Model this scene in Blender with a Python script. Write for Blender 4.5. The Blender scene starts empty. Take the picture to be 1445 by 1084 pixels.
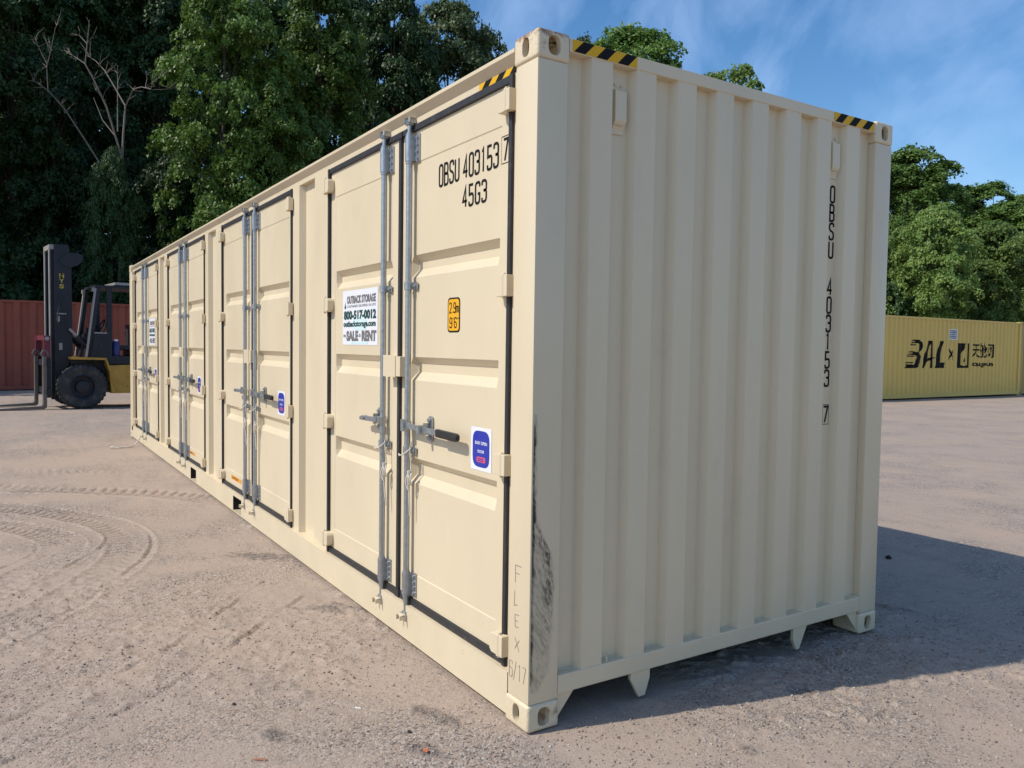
import bpy, bmesh, math, random
import numpy as np
from mathutils import Vector, Matrix

S = bpy.context.scene
COL = S.collection

# ---------------------------------------------------------------- camera
CAM = np.array([2.67231789, -1.81556739, 1.6105926])
YAW, PITCH, ROLL = (math.radians(a) for a in (147.30086, -2.64308, 0.82425))
def cam_axes():
    f = np.array([math.cos(PITCH)*math.cos(YAW), math.cos(PITCH)*math.sin(YAW), math.sin(PITCH)])
    r = np.array([math.sin(YAW), -math.cos(YAW), 0.0]); u = np.cross(r, f)
    c, s = math.cos(ROLL), math.sin(ROLL)
    return c*r + s*u, -s*r + c*u, f
AR, AU, AF = cam_axes()
cd = bpy.data.cameras.new('camera'); cam = bpy.data.objects.new('camera', cd); COL.objects.link(cam)
cd.sensor_width = 36.0; cd.lens = 36.0*1119.63/1445; cd.clip_start = 0.05; cd.clip_end = 3000
cam.matrix_world = Matrix(((AR[0], AU[0], -AF[0], CAM[0]), (AR[1], AU[1], -AF[1], CAM[1]), (AR[2], AU[2], -AF[2], CAM[2]), (0, 0, 0, 1)))
S.camera = cam

# ---------------------------------------------------------------- sky, sun, exposure
SUN_EL = math.radians(46.7)
sun_h = np.array([-0.2495, -0.9684])
w = bpy.data.worlds.new('World'); S.world = w; w.use_nodes = True
nt = w.node_tree; nt.nodes.clear()
def N(t, ty, **kw):
    n = t.nodes.new(ty)
    for k, v in kw.items(): setattr(n, k, v)
    return n
out = N(nt, 'ShaderNodeOutputWorld'); bg = N(nt, 'ShaderNodeBackground')
sky = N(nt, 'ShaderNodeTexSky', sky_type='NISHITA', sun_disc=False)
sky.sun_elevation = SUN_EL; sky.sun_rotation = math.atan2(sun_h[0], sun_h[1]) % (2*math.pi)
sky.air_density = 1.0; sky.dust_density = 0.7; sky.ozone_density = 2.0; sky.altitude = 60
bg.inputs['Strength'].default_value = 0.155
# thin cirrus streaks over the whole sky
tc = N(nt, 'ShaderNodeTexCoord'); mp = N(nt, 'ShaderNodeMapping')
mp.inputs['Rotation'].default_value = (0.3, 0.5, 0.9); mp.inputs['Scale'].default_value = (1.0, 8.5, 4.5)
n1 = N(nt, 'ShaderNodeTexNoise'); n1.inputs['Scale'].default_value = 1.3; n1.inputs['Detail'].default_value = 7; n1.inputs['Roughness'].default_value = 0.55; n1.inputs['Distortion'].default_value = 0.35
cr = N(nt, 'ShaderNodeMapRange'); cr.inputs[1].default_value = 0.44; cr.inputs[2].default_value = 0.78; cr.inputs[3].default_value = 0.0; cr.inputs[4].default_value = 0.48
mx = N(nt, 'ShaderNodeMix', data_type='RGBA'); mx.inputs[7].default_value = (4.2, 5.7, 8.6, 1)
L = nt.links.new
L(tc.outputs['Generated'], mp.inputs['Vector']); L(mp.outputs[0], n1.inputs['Vector']); L(n1.outputs[0], cr.inputs[0])
hsv = N(nt, 'ShaderNodeHueSaturation'); hsv.inputs['Saturation'].default_value = 1.28; L(sky.outputs[0], hsv.inputs['Color'])
L(cr.outputs[0], mx.inputs[0]); L(hsv.outputs[0], mx.inputs[6]); L(mx.outputs[2], bg.inputs['Color']); L(bg.outputs[0], out.inputs[0])
sl = bpy.data.lights.new('sun', 'SUN'); sl.energy = 4.02; sl.angle = math.radians(0.5); sl.color = (1.0, 0.93, 0.82)
so = bpy.data.objects.new('sun', sl); COL.objects.link(so)
to_sun = Vector((sun_h[0]*math.cos(SUN_EL), sun_h[1]*math.cos(SUN_EL), math.sin(SUN_EL)))
so.rotation_euler = to_sun.to_track_quat('Z', 'Y').to_euler(); so.location = (-10, -30, 40)
S.view_settings.view_transform = 'Standard'; S.view_settings.look = 'None'; S.view_settings.exposure = 0.0; S.view_settings.gamma = 1.0
S.view_settings.use_curve_mapping = False
S.render.engine = 'CYCLES'
S.cycles.max_bounces = 8; S.cycles.diffuse_bounces = 3; S.cycles.glossy_bounces = 2; S.cycles.transmission_bounces = 8; S.cycles.transparent_max_bounces = 8
S.cycles.use_denoising = True

# ---------------------------------------------------------------- helpers
def px(u, v, D):
    """point seen at photograph pixel (u, v) at depth D metres (used to read tree positions off the photograph)"""
    return CAM + D*(AF + AR*(u-722.5)/1119.63 - AU*(v-542)/1119.63)

class MB:
    def __init__(s): s.v = []; s.f = []; s.m = []; s.cur = 0
    def add(s, vs, fs):
        o = len(s.v); s.v += [tuple(map(float, p)) for p in vs]; s.f += [tuple(i+o for i in f) for f in fs]; s.m += [s.cur]*len(fs)
        return s
    def box(s, x0, x1, y0, y1, z0, z1):
        x0, x1 = min(x0, x1), max(x0, x1); y0, y1 = min(y0, y1), max(y0, y1); z0, z1 = min(z0, z1), max(z0, z1)
        v = [(x0, y0, z0), (x1, y0, z0), (x1, y1, z0), (x0, y1, z0), (x0, y0, z1), (x1, y0, z1), (x1, y1, z1), (x0, y1, z1)]
        return s.add(v, [(0, 3, 2, 1), (4, 5, 6, 7), (0, 1, 5, 4), (1, 2, 6, 5), (2, 3, 7, 6), (3, 0, 4, 7)])
    def prism(s, pts, axis, a, b, caps=True):
        """closed 2D outline extruded along axis 0/1/2 from a to b; outline coordinates are the other two axes in order"""
        n = len(pts); vs = []
        for t in (a, b):
            for p, q in pts:
                c = [p, q]; c.insert(axis, t); vs.append(c)
        fs = [(i, (i+1) % n, n+(i+1) % n, n+i) for i in range(n)]
        if caps: fs += [tuple(range(n-1, -1, -1)), tuple(range(n, 2*n))]
        return s.add(vs, fs)
    def sheet(s, pts, axis, a, b):
        n = len(pts); vs = []
        for t in (a, b):
            for p, q in pts:
                c = [p, q]; c.insert(axis, t); vs.append(c)
        return s.add(vs, [(i, i+1, n+i+1, n+i) for i in range(n-1)])
    def tube(s, path, r, n=8, caps=True):
        P = [Vector(p) for p in path]; k = len(P)
        R = r if isinstance(r, (list, tuple, np.ndarray)) else [r]*k
        vs = []; prev = None
        for i in range(k):
            d = (P[min(i+1, k-1)] - P[max(i-1, 0)]).normalized()
            if prev is None:
                a = Vector((0, 0, 1)) if abs(d.z) < 0.9 else Vector((1, 0, 0)); x = d.cross(a).normalized()
            else:
                x = (prev - d*prev.dot(d)).normalized()
            prev = x; y = d.cross(x)
            for j in range(n):
                t = 2*math.pi*j/n; vs.append(P[i] + (x*math.cos(t) + y*math.sin(t))*R[i])
        fs = [(i*n+j, i*n+(j+1) % n, (i+1)*n+(j+1) % n, (i+1)*n+j) for i in range(k-1) for j in range(n)]
        if caps: fs += [tuple(range(n-1, -1, -1)), tuple(range((k-1)*n, k*n))]
        return s.add(vs, fs)
    def lathe(s, prof, c, axis, n=32):
        """prof: (radius, offset along axis)"""
        vs = []; k = len(prof)
        for r, h in prof:
            for j in range(n):
                t = 2*math.pi*j/n; q = [math.cos(t)*r, math.sin(t)*r]; q.insert(axis, h)
                vs.append((c[0]+q[0], c[1]+q[1], c[2]+q[2]))
        fs = [(i*n+j, i*n+(j+1) % n, (i+1)*n+(j+1) % n, (i+1)*n+j) for i in range(k-1) for j in range(n)]
        return s.add(vs, fs)
    def mesh(s, name, mats, smooth=False, bevel=0.0, seg=2):
        me = bpy.data.meshes.new(name); me.from_pydata(s.v, [], s.f)
        for m in (mats if isinstance(mats, (list, tuple)) else [mats]): me.materials.append(m)
        if max(s.m, default=0): me.polygons.foreach_set('material_index', s.m)
        bm = bmesh.new(); bm.from_mesh(me)
        bmesh.ops.recalc_face_normals(bm, faces=bm.faces)
        if bevel:
            es = [e for e in bm.edges if len(e.link_faces) == 2 and e.calc_face_angle(0) > 0.6]
            bmesh.ops.bevel(bm, geom=es, offset=bevel, segments=seg, affect='EDGES', profile=0.6, clamp_overlap=True)
        bm.to_mesh(me); bm.free()
        if smooth: shade(me)
        me.update(); return me
    def build(s, name, mats, parent=None, smooth=False, bevel=0.0, seg=2):
        return link(name, s.mesh(name, mats, smooth, bevel, seg), parent)

def shade(me, ang=40):
    me.polygons.foreach_set('use_smooth', [True]*len(me.polygons))
    try: me.set_sharp_from_angle(angle=math.radians(ang))
    except Exception: pass
def link(name, data, parent=None):
    o = bpy.data.objects.new(name, data); COL.objects.link(o); o.parent = parent; return o
def tag(o, label, cat=None, group=None, kind=None):
    if label: o['label'] = label
    if cat: o['category'] = cat
    if group: o['group'] = group
    if kind: o['kind'] = kind
    return o
def empty(name, loc=(0, 0, 0), rz=0.0):
    o = bpy.data.objects.new(name, None); COL.objects.link(o); o.location = loc; o.rotation_euler = (0, 0, rz); o.empty_display_size = 0.3; return o
def kids(o): return [c for c in bpy.data.objects if c.parent == o]
CH = {}
def copy_tree(o, parent=None, chmap=None):
    c = o.copy(); COL.objects.link(c); c.parent = parent
    for ch in chmap.get(o.name, []): copy_tree(ch, c, chmap)
    return c
def children_map():
    m = {}
    for o in bpy.data.objects:
        if o.parent: m.setdefault(o.parent.name, []).append(o)
    return m

# ---- numpy value noise
def vnoise(x, y, seed=0):
    xi = np.floor(x).astype(np.int64); yi = np.floor(y).astype(np.int64); fx = x-xi; fy = y-yi
    fx = fx*fx*fx*(fx*(fx*6-15)+10); fy = fy*fy*fy*(fy*(fy*6-15)+10)
    def h(a, b):
        n = (a*374761393 + b*668265263 + seed*982451653) & 0xffffffff
        n = ((n ^ (n >> 13))*1274126177) & 0xffffffff
        n = ((n ^ (n >> 16))*2246822519) & 0xffffffff
        return ((n ^ (n >> 15)) & 0xffffff)/float(0xffffff)
    a = h(xi, yi); b = h(xi+1, yi); c = h(xi, yi+1); d = h(xi+1, yi+1)
    return (a + (b-a)*fx + (c-a)*fy + (a-b-c+d)*fx*fy)*2-1
def fbm(x, y, seed=0, o=4, g=0.5):
    s = 0; a = 1; t = 0
    for i in range(o):
        s = s + a*vnoise(x*2**i + 17.3*i, y*2**i - 9.1*i, seed+i); t += a; a *= g
    return s/t
def sstep(a, b, x):
    t = np.clip((x-a)/(b-a), 0, 1); return t*t*(3-2*t)

# ---------------------------------------------------------------- materials
def mat(name, base, rough=0.5, metal=0.0, var=0.0, vscale=6.0, bump=0.0, bscale=60.0, dirt=None, spec=0.5, stretch=None):
    m = bpy.data.materials.new(name); m.use_nodes = True; t = m.node_tree; b = t.nodes['Principled BSDF']
    b.inputs['Base Color'].default_value = (*base, 1); b.inputs['Roughness'].default_value = rough; b.inputs['Metallic'].default_value = metal
    b.inputs['Specular IOR Level'].default_value = spec
    if var or bump or dirt:
        g = N(t, 'ShaderNodeNewGeometry'); vec = g.outputs['Position']
        if stretch:
            mpn = N(t, 'ShaderNodeMapping'); mpn.inputs['Scale'].default_value = stretch; t.links.new(vec, mpn.inputs['Vector']); vec = mpn.outputs[0]
        col = None
        if var:
            n = N(t, 'ShaderNodeTexNoise'); n.inputs['Scale'].default_value = vscale; n.inputs['Detail'].default_value = 6; n.inputs['Roughness'].default_value = 0.6
            t.links.new(vec, n.inputs['Vector'])
            mr = N(t, 'ShaderNodeMapRange'); mr.inputs[1].default_value = 0.25; mr.inputs[2].default_value = 0.75; mr.inputs[3].default_value = 1-var; mr.inputs[4].default_value = 1+var
            t.links.new(n.outputs[0], mr.inputs[0])
            hs = N(t, 'ShaderNodeHueSaturation'); hs.inputs['Color'].default_value = (*base, 1); t.links.new(mr.outputs[0], hs.inputs['Value']); col = hs.outputs[0]
            mr2 = N(t, 'ShaderNodeMapRange'); mr2.inputs[3].default_value = max(0.05, rough-0.12); mr2.inputs[4].default_value = min(1, rough+0.12)
            t.links.new(n.outputs[0], mr2.inputs[0]); t.links.new(mr2.outputs[0], b.inputs['Roughness'])
        if dirt:
            dc, lo, hi, ds, amt = dirt
            n2 = N(t, 'ShaderNodeTexNoise'); n2.inputs['Scale'].default_value = ds; n2.inputs['Detail'].default_value = 8; n2.inputs['Roughness'].default_value = 0.7
            t.links.new(vec, n2.inputs['Vector'])
            m3 = N(t, 'ShaderNodeMapRange'); m3.inputs[1].default_value = lo; m3.inputs[2].default_value = hi; m3.inputs[4].default_value = amt; t.links.new(n2.outputs[0], m3.inputs[0])
            mxx = N(t, 'ShaderNodeMix', data_type='RGBA'); mxx.inputs[6].default_value = (*base, 1); mxx.inputs[7].default_value = (*dc, 1)
            if col: t.links.new(col, mxx.inputs[6])
            t.links.new(m3.outputs[0], mxx.inputs[0]); col = mxx.outputs[2]
        if col: t.links.new(col, b.inputs['Base Color'])
        if bump:
            n3 = N(t, 'ShaderNodeTexNoise'); n3.inputs['Scale'].default_value = bscale; n3.inputs['Detail'].default_value = 4; t.links.new(vec, n3.inputs['Vector'])
            bp = N(t, 'ShaderNodeBump'); bp.inputs['Strength'].default_value = bump; bp.inputs['Distance'].default_value = 0.01
            t.links.new(n3.outputs[0], bp.inputs['Height']); t.links.new(bp.outputs[0], b.inputs['Normal'])
    return m

M = {}
M['cream'] = mat('cream_paint', (0.675, 0.572, 0.40), 0.36, var=0.04, vscale=2.2, bump=0.16, bscale=3.2, stretch=(1, 1, 0.45), dirt=((0.38, 0.30, 0.21), 0.58, 0.85, 6.0, 0.24))
M['cream_rust'] = mat('cream_paint_rusty', (0.675, 0.572, 0.40), 0.42, var=0.05, vscale=8, bump=0.25, bscale=60, dirt=((0.16, 0.06, 0.03), 0.57, 0.70, 11.0, 0.8))
M['cream_sill'] = mat('cream_paint_worn', (0.665, 0.565, 0.395), 0.40, var=0.05, vscale=4, bump=0.10, bscale=5, dirt=((0.16, 0.11, 0.075), 0.66, 0.72, 22.0, 0.55))
M['galv'] = mat('galvanised_steel', (0.40, 0.425, 0.445), 0.40, metal=0.8, var=0.18, vscale=40, dirt=((0.20, 0.18, 0.16), 0.58, 0.75, 22, 0.55))
M['rubber'] = mat('black_rubber', (0.022, 0.022, 0.026), 0.55, var=0.2, vscale=30, dirt=((0.12, 0.10, 0.085), 0.55, 0.8, 12, 0.5))
M['grip'] = mat('black_grip', (0.02, 0.02, 0.02), 0.5, bump=0.3, bscale=220)
M['black'] = mat('black_print', (0.012, 0.011, 0.010), 0.7, spec=0.15)
M['yellow_tape'] = mat('yellow_tape', (0.70, 0.40, 0.015), 0.5, spec=0.2, var=0.05, vscale=20)
M['black_tape'] = mat('black_tape', (0.008, 0.008, 0.008), 0.65, spec=0.15)
M['yellow_label'] = mat('yellow_label', (0.80, 0.40, 0.015), 0.4)
M['white'] = mat('white_vinyl', (0.76, 0.77, 0.82), 0.4, var=0.02, vscale=20)
M['blue'] = mat('blue_print', (0.02, 0.035, 0.35), 0.4)
M['pink'] = mat('pink_print', (0.62, 0.09, 0.17), 0.4)
M['green_print'] = mat('green_print', (0.012, 0.06, 0.055), 0.5)
M['grey_print'] = mat('grey_print', (0.17, 0.16, 0.16), 0.5)
M['teal_print'] = mat('teal_print', (0.60, 0.76, 0.78), 0.5)
M['orange'] = mat('orange_label', (0.75, 0.30, 0.02), 0.45)
M['dark'] = mat('pocket_shade', (0.02, 0.018, 0.016), 0.9)  # near-black colour that paints in the shade inside the forklift pockets
M['wood'] = mat('floor_timber', (0.12, 0.08, 0.05), 0.8, var=0.2)
M['rope'] = mat('white_rope', (0.66, 0.61, 0.52), 0.9, bump=0.5, bscale=200)
M['red'] = mat('red_container_paint', (0.27, 0.062, 0.034), 0.6, var=0.16, vscale=1.6, bump=0.08, bscale=8, dirt=((0.10, 0.04, 0.03), 0.55, 0.72, 3.0, 0.6))
M['yellowc'] = mat('yellow_container_paint', (0.68, 0.47, 0.115), 0.5, var=0.07, vscale=1.5, dirt=((0.22, 0.14, 0.06), 0.60, 0.78, 3.0, 0.5))
M['yellowc2'] = mat('yellow_container_paint_dull', (0.42, 0.30, 0.08), 0.55, var=0.1, vscale=1.5, dirt=((0.2, 0.1, 0.04), 0.55, 0.75, 3.0, 0.5))

def rust_top_material():
    m = M['cream_rust'].copy(); m.name = 'cream_paint_rusty_top'; t = m.node_tree; b = t.nodes['Principled BSDF']
    tcn = N(t, 'ShaderNodeTexCoord'); sx = N(t, 'ShaderNodeSeparateXYZ'); t.links.new(tcn.outputs['Object'], sx.inputs[0])
    z = N(t, 'ShaderNodeMapRange'); z.inputs[1].default_value = 0.050; z.inputs[2].default_value = 0.004; t.links.new(sx.outputs[2], z.inputs[0])
    n = N(t, 'ShaderNodeTexNoise'); n.inputs['Scale'].default_value = 28; n.inputs['Detail'].default_value = 6; n.inputs['Roughness'].default_value = 0.7; t.links.new(tcn.outputs['Object'], n.inputs['Vector'])
    ad = N(t, 'ShaderNodeMath', operation='MULTIPLY_ADD'); t.links.new(z.outputs[0], ad.inputs[0]); ad.inputs[1].default_value = 0.42; t.links.new(n.outputs[0], ad.inputs[2])
    f = N(t, 'ShaderNodeMapRange'); f.inputs[1].default_value = 0.70; f.inputs[2].default_value = 0.92; f.inputs[4].default_value = 0.85; t.links.new(ad.outputs[0], f.inputs[0])
    mm = N(t, 'ShaderNodeMix', data_type='RGBA'); src = b.inputs['Base Color'].links[0].from_socket; t.links.new(src, mm.inputs[6]); mm.inputs[7].default_value = (0.17, 0.065, 0.03, 1); t.links.new(f.outputs[0], mm.inputs[0]); t.links.new(mm.outputs[2], b.inputs['Base Color'])
    return m
M['rust_top'] = rust_top_material()
def scuff_material():
    m = bpy.data.materials.new('scrape_marks'); m.use_nodes = True; t = m.node_tree; b = t.nodes['Principled BSDF']; o = t.nodes['Material Output']
    b.inputs['Roughness'].default_value = 0.75
    a = N(t, 'ShaderNodeAttribute', attribute_name='mark')
    n = N(t, 'ShaderNodeTexNoise'); n.inputs['Scale'].default_value = 60; n.inputs['Detail'].default_value = 5
    r = N(t, 'ShaderNodeValToRGB'); r.color_ramp.elements[0].color = (0.012, 0.011, 0.011, 1); r.color_ramp.elements[1].color = (0.06, 0.05, 0.04, 1)
    t.links.new(n.outputs[0], r.inputs[0]); t.links.new(r.outputs[0], b.inputs['Base Color'])
    tr = N(t, 'ShaderNodeBsdfTransparent'); mxs = N(t, 'ShaderNodeMixShader')
    t.links.new(a.outputs['Fac'], mxs.inputs[0]); t.links.new(tr.outputs[0], mxs.inputs[1]); t.links.new(b.outputs[0], mxs.inputs[2]); t.links.new(mxs.outputs[0], o.inputs[0])
    return m
M['scuff'] = scuff_material()

# ---------------------------------------------------------------- ground
TRACKS = [  # centre lines of tyre prints on the dirt, half width, lug pitch, depth
    ([(-8.6, -3.0), (-7.3, -1.55), (-6.5, -0.55), (-5.8, 0.02), (-5.2, 0.35)], 0.20, 0.115, 0.022),
    ([(-1.6, -3.1), (-2.1, -2.2), (-2.6, -1.72), (-3.3, -1.27), (-4.0, -1.0), (-4.75, -0.98), (-5.5, -1.25), (-6.5, -2.0), (-7.2, -2.8)], 0.17, 0.095, 0.020),
    ([(-2.6, -3.0), (-3.1, -2.1), (-3.6, -1.72), (-4.15, -1.46), (-4.7, -1.45), (-5.3, -1.75), (-6.2, -2.5)], 0.15, 0.09, 0.018),
    ([(-9.5, -2.6), (-8.6, -1.3), (-7.9, -0.5), (-7.2, 0.1)], 0.16, 0.12, 0.014),
]
RUTS = [([(-0.5, -2.5), (-0.87, -1.84), (-1.18, -1.29), (-1.46, -0.97), (-2.27, -0.2)], 0.011, 0.013),
        ([(-0.9, -2.4), (-1.3, -1.75), (-1.75, -1.1), (-2.7, -0.35)], 0.011, 0.012),
        ([(-1.7, -2.3), (-2.35, -1.87), (-2.8, -1.42), (-3.66, -0.97)], 0.012, 0.012),
        ([(-3.66, -0.97), (-4.1, -0.84), (-4.6, -0.80), (-5.0, -0.86)], 0.012, 0.014),
        ([(-2.7, -2.6), (-3.0, -2.1), (-3.35, -1.75), (-3.8, -1.40), (-4.27, -1.16), (-4.7, -1.12)], 0.012, 0.012),
        ([(-3.4, -2.4), (-3.75, -1.98), (-4.2, -1.66), (-4.6, -1.60)], 0.012, 0.012)]
STAINS = [(-0.535, -0.885, 0.115, 0.045, 0.5), (-1.95, -0.155, 0.20, 0.08, 0.9), (0.55, 0.70, 0.05, 0.035, 0.3), (0.10, 1.72, 0.09, 0.05, 0.2), (-3.35, -0.2, 0.30, 0.10, 0.8),
          (0.33, 1.35, 0.07, 0.04, 0.7), (-0.2, 2.9, 0.12, 0.05, 0.4), (-0.28, -1.1, 0.10, 0.05, 0.9), (-0.35, -0.25, 0.14, 0.045, 0.4), (-0.1, -0.42, 0.12, 0.04, 0.4)]
def seg_dist(x, y, pts):
    best = np.full(x.shape, 1e9); lat = np.zeros_like(x); ss = np.zeros_like(x); s0 = 0.0
    P = []
    for i in range(len(pts)-1):   # smooth the polyline (Catmull-Rom)
        p0 = np.array(pts[max(i-1, 0)]); p1 = np.array(pts[i]); p2 = np.array(pts[i+1]); p3 = np.array(pts[min(i+2, len(pts)-1)])
        for t in np.linspace(0, 1, 6, endpoint=False):
            P.append(0.5*(2*p1 + (p2-p0)*t + (2*p0-5*p1+4*p2-p3)*t*t + (3*p1-p0-3*p2+p3)*t**3))
    P.append(np.array(pts[-1]))
    for a, b in zip(P[:-1], P[1:]):
        d = b-a; l = np.hypot(*d)
        if l < 1e-6: continue
        t = np.clip(((x-a[0])*d[0] + (y-a[1])*d[1])/(l*l), 0, 1)
        dx = x-a[0]-t*d[0]; dy = y-a[1]-t*d[1]; q = np.hypot(dx, dy); k = q < best
        best = np.where(k, q, best); lat = np.where(k, q*np.sign(d[0]*dy-d[1]*dx), lat); ss = np.where(k, s0+t*l, ss); s0 += l
    return best, lat, ss, s0
def stain_mask(x, y):
    m = np.zeros_like(x)
    for cx, cy, a, b, rot in STAINS:
        c, s = math.cos(rot), math.sin(rot); u = ((x-cx)*c + (y-cy)*s)/a; v = (-(x-cx)*s + (y-cy)*c)/b
        q = np.hypot(u, v) + 0.75*fbm(x*14, y*14, 77, 3)
        m = np.maximum(m, sstep(1.15, 0.55, q))
    return m
def ground_z(x, y):
    x = np.asarray(x, float); y = np.asarray(y, float)
    dx = np.maximum(np.maximum(-12.25-x, x-0.05), 0); dy = np.maximum(np.maximum(-0.05-y, y-2.5), 0); d = np.hypot(dx, dy)
    wgt = 0.10+0.90*sstep(0.0, 1.6, d)
    dc = np.hypot(x, y)
    z = (0.030*fbm(x*0.33, y*0.33, 3, 3) + 0.016*fbm(x*1.1, y*1.1, 11, 3))*wgt - 0.004
    rough = 0.30+0.70*sstep(-0.15, 0.35, fbm(x*0.7, y*0.7, 71, 3))
    near = sstep(16, 6, np.hypot(x-2, y+1.5))
    p = x*0.54+y*0.84; q = -x*0.84+y*0.54          # the yard has been dragged and driven on mostly along p
    streak = fbm(p*1.6, q*7.0, 23, 4, 0.6)
    crumb = np.maximum(0, fbm(x*13, y*13, 37, 3, 0.65)-0.12)
    crumb2 = np.maximum(0, fbm(p*9, q*24, 41, 3, 0.6)-0.22)
    z = z + (0.0085*streak + (0.030*crumb + 0.026*crumb2)*rough*near)*(0.30+0.70*sstep(0.0, 0.5, dc))*rough
    st = stain_mask(x, y)*near
    z = z + st*(0.012*fbm(x*17, y*17, 19, 3, 0.7)+0.006)
    for pts, hw, pitch, dep in TRACKS:
        P = np.array(pts); k = (x > P[:, 0].min()-0.5) & (x < P[:, 0].max()+0.5) & (y > P[:, 1].min()-0.5) & (y < P[:, 1].max()+0.5)
        if not k.any(): continue
        xk, yk = x[k], y[k]
        b, l, s, tot = seg_dist(xk, yk, pts)
        wob = 0.02*fbm(xk*6, yk*6, 91, 2)
        inside = sstep(hw+0.02, hw-0.02, b+wob)
        ph = s/pitch + np.abs(l)/hw*0.55 + 0.5*(l > 0)
        fr = ph-np.floor(ph); lug = 1-sstep(0.0, 0.2, fr)*sstep(0.5, 0.3, fr)
        fade = (0.35+0.65*sstep(-0.4, 0.15, fbm(xk*0.9, yk*0.9, 55, 2)))*sstep(0, 0.4, s)*sstep(tot, tot-0.4, s)
        ridge = np.exp(-((b-hw-0.012)/0.018)**2)
        zz = np.zeros_like(x); zz[k] = fade*(inside*(dep*0.85*lug-dep*0.85) + 0.45*dep*ridge)
        z = z+zz
    for pts, wd, dep in RUTS:
        P = np.array(pts); k = (x > P[:, 0].min()-0.3) & (x < P[:, 0].max()+0.3) & (y > P[:, 1].min()-0.3) & (y < P[:, 1].max()+0.3)
        if not k.any(): continue
        xk, yk = x[k], y[k]; b, l, s, tot = seg_dist(xk, yk, pts); l = l+0.010*fbm(xk*3.5, yk*3.5, 8, 2)
        brk = 0.25+0.75*sstep(-0.30, 0.10, fbm(s*4.2, s*0+3, 5, 2))
        zz = np.zeros_like(x); zz[k] = brk*(-dep*np.exp(-(l/wd)**2) + 0.7*dep*np.exp(-((l-1.8*wd)/(wd*1.1))**2)); z = z+zz
    return z
def graded(lo, hi, step, far_lo, far_hi, g=1.09):
    a = list(np.arange(lo, hi+1e-6, step)); s = step; left = []; v = lo
    while v > far_lo: s *= g; v -= s; left.append(v)
    s = step; v = hi; right = []
    while v < far_hi: s *= g; v += s; right.append(v)
    return np.array(left[::-1]+a+right)
gx = graded(-7.6, 1.6, 0.0125, -600, 500, 1.07); gy = graded(-2.6, 2.4, 0.0125, -500, 600, 1.07)
GX, GY = np.meshgrid(gx, gy, indexing='ij')
GZ = ground_z(GX, GY); nx, ny = GX.shape
me = bpy.data.meshes.new('ground'); nv = nx*ny
me.vertices.add(nv); me.vertices.foreach_set('co', np.stack([GX, GY, GZ], -1).astype(np.float32).ravel())
idx = np.arange(nv).reshape(nx, ny)
quads = np.stack([idx[:-1, :-1], idx[1:, :-1], idx[1:, 1:], idx[:-1, 1:]], -1).reshape(-1, 4)
me.loops.add(len(quads)*4); me.loops.foreach_set('vertex_index', quads.ravel().astype(np.int32))
me.polygons.add(len(quads)); me.polygons.foreach_set('loop_start', np.arange(0, len(quads)*4, 4, dtype=np.int32))
me.update(calc_edges=True)
at = me.attributes.new('stain', 'FLOAT', 'POINT'); at.data.foreach_set('value', stain_mask(GX, GY).astype(np.float32).ravel())
me.polygons.foreach_set('use_smooth', [True]*len(me.polygons))

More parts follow.
